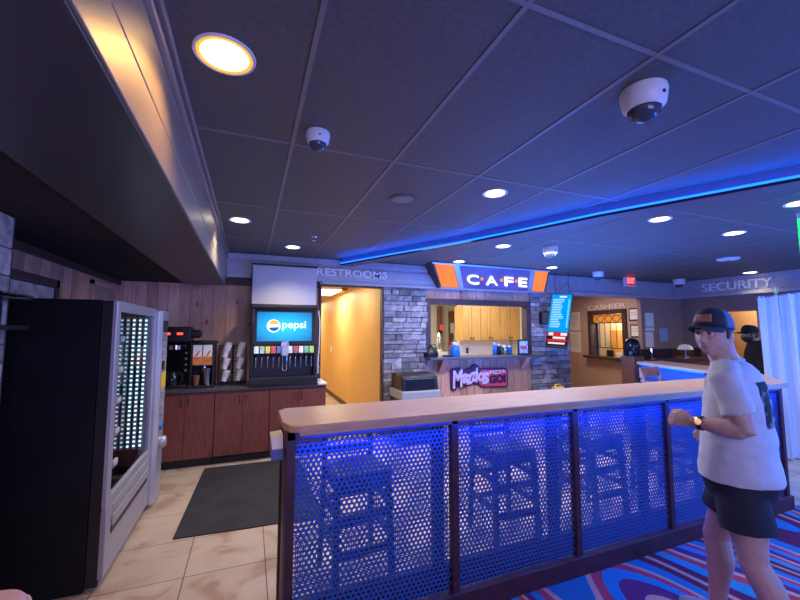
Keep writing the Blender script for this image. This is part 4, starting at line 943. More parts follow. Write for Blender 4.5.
# booth behind
b = MB(); wallbox(b, -.6, 1.3, 0, 2.5, -.82, -.78); struct(b.build('wall_booth', 'cream'))
b = MB(); wallbox(b, -.6, 1.3, 2.45, 2.5, -.78, -.1); struct(b.build('ceiling_booth', 'cream'))
b = MB(); wallbox(b, .55, .85, 0, 1.66, -.775, -.60); o = b.build('booth_cupboard', 'white', bevel=.02); tag(o, 'white arched cupboard seen through bars of pay window', 'cupboard')
b = MB(); wallbox(b, .0, .28, 0, 1.6, -.775, -.62); o = b.build('booth_shelf', 'pine', bevel=.01); tag(o, 'honey wood shelf unit seen through left bars of pay window', 'shelf')
b = MB(); wallbox(b, .55, .72, .9805, 1.13, -.09, -.03); o = b.build('pay_terminal', 'black', bevel=.008); tag(o, 'dark terminal on the pay window sill', 'terminal')
b = MB(); wallbox(b, .85, 1.05, .9805, 1.08, -.09, -.03); o = b.build('paper_tray', 'white', bevel=.008); tag(o, 'pale paper tray on right of the pay window sill', 'tray')
def wpaper(s0, s1, z0, z1, label, framed=False):
    t = thing('framed_notice' if framed else 'wall_notice', label, 'notice', cw((s0 + s1) / 2, z0, .001), 'notices on the cashier wall')
    b = MB(); wallbox(b, s0, s1, z0, z1, .001, .012 if framed else .005); b.build('frame' if framed else 'sheet', 'darkwood' if framed else mat('cream_notice', (.85, .74, .60), .7), t)
    if framed: b = MB(); wallbox(b, s0 + .03, s1 - .03, z0 + .03, z1 - .03, .0125, .015); b.build('sheet', 'paper', t)
    b = MB(); n = int((z1 - z0) / .05)
    for k in range(2, n - 1): wallbox(b, s0 + .05, s1 - .05 - R.uniform(0, .06), z1 - k * .05, z1 - k * .05 + .01, .0155 if framed else .0055, .016 if framed else .006)
    if n > 3: b.build('writing', mat('faded_ink', (.35, .3, .28), .8), t)
wpaper(-.72, -.30, 1.60, 2.08, 'upper cream notice on tan wall left of the pay window'); wpaper(-.72, -.30, 1.02, 1.56, 'lower cream notice on tan wall left of the pay window')
wpaper(-1.15, -.95, .95, 1.5, 'narrow cream notice beside the right stone column')
wpaper(1.32, 1.66, 1.80, 2.08, 'upper framed notice right of the pay window', True); wpaper(1.34, 1.66, 1.44, 1.72, 'lower framed notice right of the pay window', True)
# notices on the return wall, small window on right wall
for (a0, a1, b0, b1), lb in zip(((645.5, 653, 313, 326.5), (645.5, 654, 327.5, 331), (646, 653, 332, 347)), ('top pale sheet of the column beside the dim doorway wall', 'thin middle pale strip in the column of sheets', 'bottom pale sheet of the column beside the dim doorway wall')):
    p0, p1 = pY(a0, b1, 5.498), pY(a1, b0, 5.498)
    o = MB().box(p0.x, p1.x, 5.493, 5.4995, p0.z, p1.z).build('wall_sheet', 'paper'); tag(o, lb, 'notice', 'pale sheets on the far wall')
p0, p1 = pX(660, 342, XR - .01), pX(668, 328, XR - .01)
t = thing('wall_display', 'small bluish framed display on the dim far wall', 'display', (XR - .02, p0.y, p0.z))
a_, c_ = pY(659, 343, 5.49), pY(668, 327, 5.49)
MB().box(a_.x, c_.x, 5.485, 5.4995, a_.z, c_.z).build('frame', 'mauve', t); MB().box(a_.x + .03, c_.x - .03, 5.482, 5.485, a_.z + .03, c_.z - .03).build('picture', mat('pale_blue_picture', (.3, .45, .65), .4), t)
# prize desk behind
dk = thing('reception_desk', 'dark reception desk with black ledge in front of the far wall', 'desk', (7.6, 4.9, 0))
MB().box(6.55, 8.6, 4.75, 5.15, 0, 1.0).build('body', 'brown', dk); MB().box(6.5, 8.62, 4.70, 5.2, 1.0, 1.06).build('top', 'maroon', dk, bevel=.006)
MB().box(6.56, 8.6, 4.98, 5.05, 1.06, 1.24).build('glass_screen', 'blackgloss', dk)
p = pY(686, 360, 4.85); t = thing('desk_lamp', 'small white domed lamp standing on the reception desk', 'lamp', (p.x, 4.85, 1.06))
MB().lathe([(.06, 0), (.06, .015), (.012, .02), (.012, .20), (.001, .2)], (p.x, 4.85, 1.0605), 16).build('stem', 'chrome', t, smooth=True)
MB().lathe([(.13, .16), (.12, .20), (.07, .25), (.001, .265)], (p.x, 4.85, 1.0605), 22).build('shade', 'white', t, smooth=True)
p = pY(652, 357, 4.85); t = thing('tap_fitting', 'chrome swivel tap on the reception desk left of domed lamp', 'tap', (p.x, 4.85, 1.06))
MB().tube([(p.x, 4.85, 1.0605), (p.x, 4.85, 1.25), (p.x + .04, 4.82, 1.29), (p.x + .10, 4.78, 1.25)], .014, 8).build('spout', 'chrome', t, smooth=True); MB().lathe([(.05, 0), (.05, .02), (.001, .02)], (p.x, 4.85, 1.0605), 16).build('base', 'chrome', t)
p = pY(634, 366, 4.6)
t = thing('gumball_machine', 'black domed machine on stand before right side of pay window', 'machine', (p.x, 4.6, 0))
MB().box(p.x - .13, p.x + .13, 4.5, 4.74, 0, 1.15).build('stand', 'brown', t, bevel=.01)
MB().lathe([(.12, 0), (.13, .03), (.13, .18), (.10, .27), (.05, .30), (.001, .31)], (p.x, 4.62, 1.151), 22).build('dome', 'blackgloss', t, smooth=True)
# white drape
t = thing('white_drape', 'long white pleated drape hanging at the right behind the bar', 'curtain', (6.3, 2.7, 0))
a_, c_ = pD(757, 300, 4.85), pD(815, 294, 4.75); b_ = pD(764, 380, 4.85)
n = 90; 
top, bot = [], []
for k in range(n + 1):
    u = k / n; p_ = a_.lerp(c_, u * 1.6); q_ = Vector((p_.x + .05 * (1 - u), p_.y, 0)); dirn = (c_ - a_).normalized(); nn = Vector((dirn.y, -dirn.x, 0)).normalized()
    w = .035 * math.sin(u * 42) + .015 * math.sin(u * 97 + 1)
    top.append(Vector((p_.x, p_.y, 2.02 + .1 * u)) + nn * w * .5); bot.append(Vector((q_.x, q_.y, .01)) + nn * w * 1.3)
q = MB(); q.v = top + bot + [x + nn * .004 for x in top] + [x + nn * .004 for x in bot]; m_ = n + 1
q.f = [(k, k + 1, m_ + k + 1, m_ + k) for k in range(n)] + [(2 * m_ + k + 1, 2 * m_ + k, 3 * m_ + k, 3 * m_ + k + 1) for k in range(n)]
q.build('fabric', 'curtain', t, smooth=False)
MB().tube([a_ + Vector((0, 0, .03)), Vector((a_.x + (c_.x - a_.x) * 1.6, a_.y + (c_.y - a_.y) * 1.6, 2.14))], .018, 10).build('rod', 'chrome', t)
MB().tube([(a_.x + .22, a_.y - .1, 0), (a_.x + .22, a_.y - .1, 2.14)], .02, 10).build('upright', 'chrome', t)
# ================================================================== PEOPLE
from mathutils import noise
def remesh(mb, voxel, smooth_it=6, fac=.5):
    me = bpy.data.meshes.new('tmp'); me.from_pydata([tuple(p) for p in mb.v], [], mb.f); me.update()
    bm = bmesh.new(); bm.from_mesh(me); bmesh.ops.recalc_face_normals(bm, faces=bm.faces); bm.to_mesh(me); bm.free()
    o = bpy.data.objects.new('tmp', me); COL.objects.link(o)
    r = o.modifiers.new('r', 'REMESH'); r.mode = 'VOXEL'; r.voxel_size = voxel
    s = o.modifiers.new('s', 'SMOOTH'); s.iterations = smooth_it; s.factor = fac
    bpy.context.view_layer.update()
    out = bpy.data.meshes.new_from_object(o.evaluated_get(bpy.context.evaluated_depsgraph_get()))
    bpy.data.objects.remove(o); bpy.data.meshes.remove(me)
    return out
def ring(c, a, b, u=(1, 0, 0), v=(0, 1, 0), n=24, pw=1.0):
    c = Vector(c); u = Vector(u); v = Vector(v); out = []
    for k in range(n):
        t = 2 * PI * k / n; cx, sy = math.cos(t), math.sin(t)
        if pw != 1: cx = math.copysign(abs(cx) ** pw, cx); sy = math.copysign(abs(sy) ** pw, sy)
        out.append(c + u * a * cx + v * b * sy)
    return out
def limb(mb, pts, rad, n=16, sub=5):
    """tapered limb through joints, smoothly interpolated, with rounded ends"""
    P = [Vector(p) for p in pts]; C_, Rr = [], []
    for i in range(len(P) - 1):
        for k in range(sub):
            t = k / sub
            C_.append(P[i].lerp(P[i + 1], t)); e = t * t * (3 - 2 * t); Rr.append(rad[i] * (1 - e) + rad[i + 1] * e)
    C_.append(P[-1]); Rr.append(rad[-1])
    d0 = (C_[0] - C_[1]).normalized(); d1 = (C_[-1] - C_[-2]).normalized()
    C_ = [C_[0] + d0 * Rr[0] * .8, C_[0] + d0 * Rr[0] * .45] + C_ + [C_[-1] + d1 * Rr[-1] * .45, C_[-1] + d1 * Rr[-1] * .8]
    Rr = [Rr[0] * .35, Rr[0] * .8] + Rr + [Rr[-1] * .8, Rr[-1] * .35]
    return mb.tube(C_, Rr, n)
def hand(mb, wrist, d, palm_n, thumb_side, curl=.5, s=1.):
    """palm, four bent fingers and a side thumb; d = pointing direction, palm_n = palm facing, thumb_side = side direction"""
    w = Vector(wrist); d = Vector(d).normalized(); pn = Vector(palm_n).normalized(); ts = Vector(thumb_side); ts = (ts - d * ts.dot(d)).normalized()
    pr = []
    for t, a, b in ((-.01, .024, .020), (.02, .031, .018), (.05, .039, .016), (.08, .041, .014), (.092, .036, .010)):
        pr.append(ring(w + d * t * s, a * s, b * s, ts, pn, 16))
    mb.loft(pr)
    for k, (off, ln) in enumerate(((.029, .066), (.010, .074), (-.010, .069), (-.028, .054))):
        p = w + (d * .080 + ts * off) * s; pts = [p]; a = .25 * curl
        for q, fr in enumerate((.45, .32, .25)):
            a += curl * (.75 if q else .45); dd = d * math.cos(a) + pn * math.sin(a); p = p + dd * ln * fr * s; pts.append(p)
        limb(mb, pts, [.0092 * s, .0088 * s, .0078 * s, .0066 * s], 10, 3)
    p = w + (d * .022 + ts * .026) * s
    p1 = p + (d * .032 + ts * .026 + pn * .008) * s; p2 = p1 + (d * .030 + ts * .006 + pn * .014) * s; p3 = p2 + (d * .022 - ts * .002 + pn * .008) * s
    limb(mb, [p, p1, p2, p3], [.013 * s, .011 * s, .0095 * s, .0075 * s], 10, 3)
def head_mesh(mb, T):
    """skull with brow, sockets, nose, lips, chin and ears in head space (face towards +Y), placed by T"""
    nu, nv = 72, 60; rows = []
    g = lambda x, s: math.exp(-(x / s) ** 2)
    for j in range(1, nv):
        ph = PI * j / nv; z = math.cos(ph); sr = math.sin(ph); row = []
        for i in range(nu):
            th = 2 * PI * i / nu; x = sr * math.sin(th); y = sr * math.cos(th)
            X, Y, Z = x * .076, y * (.098 if y < 0 else .092), z * .118
            if Z < -.02:
                k = min(1, (-.02 - Z) / .098); X *= 1 - .26 * k * k - .06 * k; Y *= (1 + .05 * k) if y > 0 else (1 - .30 * k)
            if y > 0:
                f = y ** 1.5
                Y += f * (.027 * g(X, .013) * g(Z + .034, .016) + .017 * g(X, .0105) * g(Z + .010, .026) + .007 * g(abs(X) - .013, .008) * g(Z + .040, .010))
                Y += f * (.007 * g(Z - .030, .013) * g(X, .05)) - f * .013 * g(abs(X) - .031, .017) * g(Z - .008, .014)
                Y += f * (.007 * g(X, .024) * g(Z + .066, .006) + .008 * g(X, .022) * g(Z + .078, .007)) - f * .004 * g(X, .026) * g(Z + .0715, .003)
                Y += f * .013 * g(X, .026) * g(Z + .104, .016) + f * .006 * g(abs(X) - .045, .02) * g(Z + .028, .025)
            row.append(T(Vector((X, Y, Z))))
        rows.append(row)
    mb.loft(rows)
    for s in (-1, 1):
        e = []
        for t, a, b in ((0, .016, .024), (.006, .019, .031), (.012, .018, .031), (.017, .012, .024)):
            e.append([T(Vector((s * (.068 + t), -.012 - t * .5 + a * math.cos(q), -.010 + b * math.sin(q)))) for q in [2 * PI * k / 18 for k in range(18)]])
        mb.loft(e if s > 0 else e)

def person(cfg):
    O = Vector(cfg['loc']); M = Matrix.Rotation(cfg['yaw'], 3, 'Z'); sc = cfg.get('scale', 1.)
    W_ = lambda p: O + M @ (Vector(p) * sc)
    t = thing('person', cfg['label'], 'person', O)
    hc = Vector(cfg['head']); HM = Matrix.Rotation(cfg['head_yaw'], 3, 'Z') @ Matrix.Rotation(cfg.get('head_pitch', 0), 3, 'X') @ Matrix.Rotation(cfg.get('head_roll', 0), 3, 'Y')
    HS = cfg.get('head_scale', .955); TH_ = lambda p: hc + HM @ (Vector(p) * HS)
    def finish(me, name, m, par=None, sm=True):
        par = par or t
        off = wloc(par)
        for v in me.vertices: v.co = W_(v.co) - off
        me.materials.clear(); me.materials.append(m)
        me.polygons.foreach_set('use_smooth', [sm] * len(me.polygons)); me.update(); me.name = name
        o = bpy.data.objects.new(name, me); COL.objects.link(o); o.parent = par; return o
    def raw(mb, name, m, par=None, sm=True, sub=0):
        me = bpy.data.meshes.new(name); me.from_pydata([tuple(p) for p in mb.v], [], mb.f)
        bm = bmesh.new(); bm.from_mesh(me); bmesh.ops.recalc_face_normals(bm, faces=bm.faces); bm.to_mesh(me); bm.free()
        o = finish(me, name, m, par, sm)
        if sub: s = o.modifiers.new('s', 'SUBSURF'); s.levels = sub; s.render_levels = sub
        return o
    J = cfg['joints']; ln = cfg['lean']      # lean: forward shift of chest
    # ---- body, one surface
    b = MB()
    tor = [(.80, .150, .120, cfg.get('hip', 0)), (.88, .168, .128, cfg.get('hip', 0)), (.98, .165, .124, cfg.get('hip', 0) * .8), (1.10, .168, .124, cfg.get('hip', 0) * .6 + ln * .3), (1.22, .178, .125, ln * .8), (1.31, .178, .108, ln), (1.37, .140, .085, ln), (1.405, .085, .065, ln + .01)]
    b.loft([ring((0, y, z), a, d, n=28) for z, a, d, y in tor])
    limb(b, [(0, ln + .005, 1.38), (0, (ln + hc.y) / 2 + .0, 1.44), (hc.x, hc.y - .022, hc.z - .05)], [.068, .062, .060])
    head_mesh(b, TH_)
    for s, k in ((-1, 'l'), (1, 'r')):
        sh, el, wr = J['sh' + k], J['el' + k], J['wr' + k]
        e_ = Vector(el); limb(b, [sh, Vector(sh).lerp(e_, .45), el, e_.lerp(Vector(wr), .3), wr], [.054, .050, .043, .044, .028])
        hd = cfg['hand' + k]; hand(b, wr, hd[0], hd[1], hd[2], hd[3], .93)
        hp_, kn, an = J['hp' + k], J['kn' + k], J['an' + k]
        K = Vector(kn); A = Vector(an)
        limb(b, [hp_, Vector(hp_).lerp(K, .4), K, K.lerp(A, .30) + Vector((0, -.018, 0)), A.lerp(K, .12), an], [.085, .084, .060, .062, .041, .038])
    body = finish(remesh(b, .0048, 4), 'body', cfg['skin'])
    # ---- face pieces
    for s in (-1, 1):
        q = MB(); c = Vector((s * .031, .0735, .006))
        q.lathe([(.0128 * math.sin(PI * k / 8) + .0001, -.0128 * math.cos(PI * k / 8)) for k in range(9)], TH_(c), 16, HM @ Vector((0, 1, 0))); e = raw(q, 'eye', cfg['eye'])
        q = MB(); q.lathe([(.0001, 0), (.0062, .0), (.0060, .0012), (.0001, .0018)], TH_(c + Vector((0, .0118, 0))), 14, HM @ Vector((0, 1, 0))); raw(q, 'iris', cfg['dark'], e)
        q = MB(); pts = [TH_(Vector((s * (.014 + .036 * u), .0905 - .026 * u ** 2.2 - .0, .0235 + .006 * math.sin(PI * u)))) for u in [k / 8 for k in range(9)]]
        q.tube(pts, [.0022, .0034, .0038, .0038, .0036, .0032, .003, .0024, .0016], 8); raw(q, 'eyebrow', cfg['hair'])
        q = MB(); pts = [TH_(Vector((s * (.031 + .0145 * math.cos(a)), .0868 - .010 * (math.cos(a) * (1 if math.cos(a) * 1 > 0 else .4)) ** 2, .006 + .0072 * math.sin(a)))) for a in [PI * k / 8 for k in range(9)]]
        q.tube(pts, .0020, 6); raw(q, 'eyelid', cfg['lip'])
    q = MB()
    for zz, bl_ in ((-.0665, .004), (-.0765, .0048)):
        q.tube([TH_(Vector((.023 * u, .0975 - .014 * u * u, zz + (.002 * (1 - abs(u)) if zz > -.07 else -.001 * (1 - abs(u)))))) for u in [k / 6 - 1 for k in range(13)]], [bl_ * (1 - abs(k / 6 - 1) ** 3 * .75) for k in range(13)], 8)
    raw(q, 'lips', cfg['lip'])
    # hair : close cap of hair below the hat line on sides and back
    q = MB(); rows = []
    for zz in (.055, .03, .005, -.015, -.032, -.05):
        row = []
        for k in range(25):
            a = math.radians(78) + math.radians(204) * k / 24        # from right temple round the back
            lim = zz if zz > -.016 else zz * (1. if abs(a - PI) < 1.05 else .35)
            row.append(TH_(Vector((.0795 * math.sin(a) * math.sqrt(max(.05, 1 - (lim / .125) ** 2)), (.100 if math.cos(a) < 0 else .088) * math.cos(a) * math.sqrt(max(.05, 1 - (lim / .125) ** 2)) * (1 if lim > -.02 else 1 + lim * 1.6), lim))))
        rows.append(row)
    V = [p for r in rows for p in r]; n = 25
    q.add(V, [(i * n + k, i * n + k + 1, (i + 1) * n + k + 1, (i + 1) * n + k) for i in range(len(rows) - 1) for k in range(n - 1)])
    h = raw(q, 'hair', cfg['hair']); so = h.modifiers.new('t', 'SOLIDIFY'); so.thickness = .006; so.offset = 0
    if cfg.get('beard'):
        q = MB(); rows = []
        for zz, wd in ((-.035, .8), (-.06, 1.), (-.085, 1.), (-.108, .9), (-.122, .5)):
            row = []
            for k in range(21):
                a = math.radians(-100 * 1) + math.radians(200) * k / 20; kk = min(1, (-.02 - zz) / .098)
                sr = math.sqrt(max(.06, 1 - (zz / .128) ** 2))
                row.append(TH_(Vector((.080 * math.sin(a) * sr * (1 - .26 * kk * kk), (.108 if math.cos(a) > 0 else .07) * math.cos(a) * sr * 1.05, zz))))
            rows.append(row)
        V = [p for r in rows for p in r]; n = 21
        q.add(V, [(i * n + k, i * n + k + 1, (i + 1) * n + k + 1, (i + 1) * n + k) for i in range(4) for k in range(n - 1)])
        h = raw(q, 'beard', cfg['hair']); so = h.modifiers.new('t', 'SOLIDIFY'); so.thickness = .008
    # cap : crown, rear mesh, brim, patch, button
    def crown(a0, a1, name, m, rx=.0885, ryf=.104, ryb=.110, h0=.040, h1=.150):
        q = MB(); rows = []; nn = 30; mm = 12
        for j in range(mm + 1):
            e = PI / 2 * j / mm; z = h0 + (h1 - h0) * math.sin(e) ** .85; r_ = math.cos(e) ** .62 if j < mm else .001
            rows.append([TH_(Vector((rx * r_ * math.sin(a), (ryf if math.cos(a) > 0 else ryb) * r_ * math.cos(a), z + .006 * math.cos(a)))) for a in [a0 + (a1 - a0) * k / nn for k in range(nn + 1)]])
        V = [p for r in rows for p in r]; n = nn + 1
        q.add(V, [(i * n + k, i * n + k + 1, (i + 1) * n + k + 1, (i + 1) * n + k) for i in range(mm) for k in range(nn)])
        o = raw(q, name, m); so = o.modifiers.new('t', 'SOLIDIFY'); so.thickness = .003; return o
    cf = crown(-math.radians(72), math.radians(72), 'cap_front', cfg['cap']); crown(math.radians(70), math.radians(290), 'cap_back', cfg['capback'])
    q = MB(); rows = []
    for j in range(8):
        u = j / 7
        rows.append([TH_(Vector(((.084 - .012 * u * u) * math.sin(a) * (1 - .0 * u), .104 * math.cos(a) * (1 - u) + u * (.104 * math.cos(a) + .085 * max(0, math.cos(a)) ** .6) , .046 - .010 * u - .024 * math.sin(a) ** 2 * u ** .7))) for a in [math.radians(-80 + 160 * k / 20) for k in range(21)]])
    V = [p for r in rows for p in r]
    q.add(V, [(i * 21 + k, i * 21 + k + 1, (i + 1) * 21 + k + 1, (i + 1) * 21 + k) for i in range(7) for k in range(20)])
    br = raw(q, 'cap_brim', cfg['cap']); so = br.modifiers.new('t', 'SOLIDIFY'); so.thickness = .005
    if cfg.get('patch'):
        q = MB(); rows = []
        for zz in (.062, .078, .094, .106):
            e = math.asin(min(1, ((zz - .040) / .110)) ** (1 / .85)); r_ = math.cos(e) ** .62
            rows.append([TH_(Vector((.0885 * r_ * 1.02 * math.sin(a), .104 * r_ * 1.035 * math.cos(a), zz + .006))) for a in [math.radians(-30 + 60 * k / 10) for k in range(11)]])
        V = [p for r in rows for p in r]
        q.add(V, [(i * 11 + k, i * 11 + k + 1, (i + 1) * 11 + k + 1, (i + 1) * 11 + k) for i in range(3) for k in range(10)])
        pch = raw(q, 'cap_patch', cfg['patch'], cf); so = pch.modifiers.new('t', 'SOLIDIFY'); so.thickness = .002
    # ---- shirt / jacket
    b = MB()
    def fold(z, k): return 1 + .022 * math.sin(3 * k + z * 31) * max(0, (1.15 - z) * 2.2)
    rows = []
    for z, a, d, y in cfg['top']:
        rg = ring((0, y, z), a, d, n=40); rows.append([Vector((p.x * fold(z, i * 2 * PI / 40), (p.y - y) * fold(z, i * 2 * PI / 40) + y, p.z)) for i, p in enumerate(rg)])
    b.loft(rows)
    for k in 'lr':
        sh, el, wr = (Vector(J[c + k]) for c in ('sh', 'el', 'wr'))
        if cfg['sleeve'] == 'short':
            e = sh.lerp(el, .70); d = (el - sh).normalized()
            b.tube([sh - d * .05 + Vector((-.06 * (1 if sh.x > 0 else -1), 0, .01)), sh - d * .005, sh.lerp(el, .3), sh.lerp(el, .6), e], [.058, .064, .066, .068, .069], 24)
        else: limb(b, [sh, sh.lerp(el, .5), el, el.lerp(wr, .5), wr], [.078, .074, .064, .056, .048])
    top = remesh(b, .0065, 5)
    nrm = [v.normal.copy() for v in top.vertices]
    for v, n_ in zip(top.vertices, nrm):
        p = v.co.copy(); v.co = p + n_ * .0060 * (noise.noise(Vector((p.x * 7, p.y * 7, p.z * 9 + p.y * 8))) + .7 * noise.noise(Vector((p.x * 5, p.y * 12 + p.z * 14, p.z * 16 - p.y * 10))) + .35 * noise.noise(p * 21)) 
    finish(top, cfg['topname'], cfg['topmat'])
    if cfg.get('collar'):
        q = MB(); q.tube([Vector((.070 * math.cos(a), ln + .012 + .066 * math.sin(a), 1.408 - .014 * math.sin(a))) for a in [2 * PI * k / 24 for k in range(25)]], .008, 8); raw(q, 'collar', cfg['topmat'])
    # ---- shorts / trousers
    b = MB(); b.loft([ring((0, y + cfg.get('hip', 0), z), a, d, n=32) for z, a, d, y in ((.74, .165, .138, -.005), (.80, .198, .158, -.01), (.88, .200, .154, -.008), (.96, .186, .140, .0), (1.0, .168, .126, 0))])
    for k in 'lr':
        h0, kn, an = (Vector(J[c + k]) for c in ('hp', 'kn', 'an'))
        if cfg['legs'] == 'short': b.tube([h0 + Vector((0, 0, .0)), h0.lerp(kn, .3), h0.lerp(kn, .60), h0.lerp(kn, cfg.get('hemf', .78))], [.098, .108, .112, .114], 26)
        else: limb(b, [h0, h0.lerp(kn, .5), kn, an + Vector((0, 0, .03))], [.112, .105, .085, .075])
    leg = remesh(b, .008, 5)
    nrm = [v.normal.copy() for v in leg.vertices]
    for v, n_ in zip(leg.vertices, nrm):
        p = v.co.copy(); v.co = p + n_ * .004 * noise.noise(Vector((p.x * 10, p.y * 10, p.z * 6)))
    finish(leg, 'shorts' if cfg['legs'] == 'short' else 'trousers', cfg['legmat'])
    for k in 'lr':
        an = Vector(J['an' + k]); q = MB(); rows = []
        for y, a, h in ((-.085, .024, .05), (-.07, .036, .075), (-.03, .04, .085), (.03, .042, .075), (.09, .048, .052), (.14, .045, .040), (.175, .026, .028)):
            rows.append([Vector((an.x + a * math.cos(s_), an.y + y, .010 + an.z - .085 + max(0., h / 2 + h / 2 * 1.15 * math.sin(s_)))) for s_ in [2 * PI * m_ / 20 for m_ in range(20)]])
        q.loft(rows); raw(q, 'shoe', cfg['shoe'])
    if cfg.get('watch'):
        el, wr = Vector(J['ell']), Vector(J['wrl']); d = (wr - el).normalized(); c = wr - d * .028
        u = d.orthogonal().normalized(); v = d.cross(u)
        q = MB(); rows = [[c + d * dd + (u * math.cos(a) + v * math.sin(a)) * r_ for a in [2 * PI * k / 24 for k in range(24)]] for dd, r_ in ((-.011, .0325), (-.011, .0365), (.011, .0355), (.011, .0315), (-.011, .0325))]
        q.loft(rows, cap=False); wt = raw(q, 'watch_strap', MT['black'])
        sd = Vector((-1, 0, .35)); sd = (sd - d * sd.dot(d)).normalized()
        q = MB(); q.lathe([(.001, 0), (.019, 0), (.019, .008), (.015, .010), (.001, .010)], c + sd * .033, 20, sd); raw(q, 'watch_face', MT['chrome'], wt, False)
    return t

def shirt_mat():
    """white cotton with a dark printed graphic on the back"""
    m = mat('white_printed_cotton', (.72, .72, .74), .9, bump=.1, bscale=70); nt = m.node_tree; N = nt.nodes; L = nt.links; b = N['Principled BSDF']
    geo = N.new('ShaderNodeTexCoord')
    mp = N.new('ShaderNodeMapping'); mp.vector_type = 'POINT'; mp.inputs['Rotation'].default_value = (0, 0, -MAN_YAW); L.new(geo.outputs['Object'], mp.inputs['Vector'])
    sep = N.new('ShaderNodeSeparateXYZ'); L.new(mp.outputs['Vector'], sep.inputs['Vector'])
    def mth(op, a, bb=None):
        n = N.new('ShaderNodeMath'); n.operation = op
        for i, x in enumerate((a, bb)):
            if x is None: continue
            if isinstance(x, (int, float)): n.inputs[i].default_value = x
            else: L.new(x, n.inputs[i])
        return n.outputs[0]
    back = mth('LESS_THAN', sep.outputs['Y'], -.02)
    inx = mth('LESS_THAN', mth('ABSOLUTE', sep.outputs['X']), .105)
    inz = mth('MULTIPLY', mth('GREATER_THAN', sep.outputs['Z'], 1.10), mth('LESS_THAN', sep.outputs['Z'], 1.32))
    nz = N.new('ShaderNodeTexNoise'); nz.inputs['Scale'].default_value = 16; nz.inputs['Detail'].default_value = 3; L.new(mp.outputs['Vector'], nz.inputs['Vector'])
    msk = mth('MULTIPLY', mth('MULTIPLY', back, inx), inz)
    r = N.new('ShaderNodeValToRGB'); r.color_ramp.elements[0].position = .50; r.color_ramp.elements[0].color = (.02, .02, .025, 1); r.color_ramp.elements[1].position = .60; r.color_ramp.elements[1].color = (.30, .28, .28, 1)
    L.new(nz.outputs['Fac'], r.inputs['Fac'])
    mx = N.new('ShaderNodeMix'); mx.data_type = 'RGBA'; L.new(msk, mx.inputs['Factor']); mx.inputs['A'].default_value = (.62, .62, .64, 1); L.new(r.outputs['Color'], mx.inputs['B'])
    L.new(mx.outputs['Result'], b.inputs['Base Color']); return m
MAN_YAW = math.radians(20)
SKIN = mat('skin', (.60, .36, .28), .5, var=.06, vscale=30)
base = dict(skin=SKIN, eye=mat('eye_white', (.7, .7, .7), .3), dark=mat('iris_dark', (.02, .02, .025), .2), lip=mat('lip_skin', (.40, .20, .17), .5), hair=mat('dark_hair', (.06, .04, .03), .7))
man = dict(base, label='man in cap, white t-shirt and dark shorts walking by the bar', loc=(2.385, 1.207, .008), yaw=MAN_YAW,
    head=(-.03, .092, 1.548), head_yaw=math.radians(70), head_pitch=math.radians(4), lean=.035, hip=.035,
    joints=dict(shl=(-.195, .03, 1.335), ell=(-.232, -.035, 1.10), wrl=(-.21, .165, 1.108), shr=(.195, .03, 1.335), elr=(.26, -.06, 1.09), wrr=(.20, .13, 1.02),
                hpl=(-.095, .02, .82), knl=(-.115, -.015, .46), anl=(-.12, -.13, .115), hpr=(.095, .035, .82), knr=(.105, .16, .45), anr=(.105, .17, .085)),
    handl=((-.05, 1, .06), (.75, .1, -.65), (.2, .2, 1), .8), handr=((-.3, .8, -.5), (-1, 0, -.2), (0, .5, .8), .6),
    cap=mat('navy_cap_twill', (.022, .028, .05), .8), capback=mat('blue_cap_mesh', (.10, .17, .30), .8, var=.3, vscale=160), patch=mat('cap_patch_leather', (.42, .16, .11), .7, var=.3, vscale=90),
    top=[(.825, .222, .168, .028), (.87, .221, .167, .028), (.97, .208, .156, .028), (1.08, .198, .146, .026), (1.20, .198, .136, .024), (1.30, .196, .122, .020), (1.365, .165, .100, .024), (1.400, .105, .080, .030), (1.415, .072, .066, .045)],
    sleeve='short', topname='t_shirt', topmat=shirt_mat(), collar=True, legs='short', hemf=.58, legmat=mat('dark_navy_shorts', (.018, .020, .032), .85), shoe=mat('grey_shoe', (.25, .25, .27), .7), watch=True)
person(man)
gp = pD(756, 345, 5.6)
guard = dict(base, label='bearded person in black cap and black jacket standing half behind white drape', loc=(gp.x, gp.y, 0), yaw=math.radians(36),
    skin=mat('guard_skin', (.40, .24, .18), .5), head=(0, .06, 1.525), head_yaw=math.radians(8), lean=.0,
    joints=dict(shl=(-.19, .0, 1.335), ell=(-.25, -.03, 1.07), wrl=(-.24, .10, .86), shr=(.19, .0, 1.335), elr=(.25, -.03, 1.07), wrr=(.24, .10, .86),
                hpl=(-.095, 0, .82), knl=(-.11, .01, .46), anl=(-.115, -.02, .085), hpr=(.095, .0, .82), knr=(.11, .01, .46), anr=(.115, -.02, .085)),
    handl=((0, .2, -1), (1, 0, 0), (0, 1, 0), .4), handr=((0, .2, -1), (-1, 0, 0), (0, 1, 0), .4),
    cap=mat('black_cap', (.012, .012, .015), .8), capback=mat('black_cap_back', (.012, .012, .015), .8),
    top=[(.80, .200, .160, -.01), (.95, .198, .155, 0), (1.10, .203, .150, 0), (1.22, .207, .145, 0), (1.31, .205, .125, 0), (1.37, .17, .105, .0), (1.41, .115, .088, .005), (1.44, .09, .082, .01)],
    sleeve='long', topname='jacket', topmat=mat('black_jacket', (.02, .02, .024), .8), collar=False, legs='long', legmat=mat('black_trousers', (.02, .02, .025), .85), shoe=mat('black_shoe', (.015, .015, .015), .5), beard=True)
person(guard)
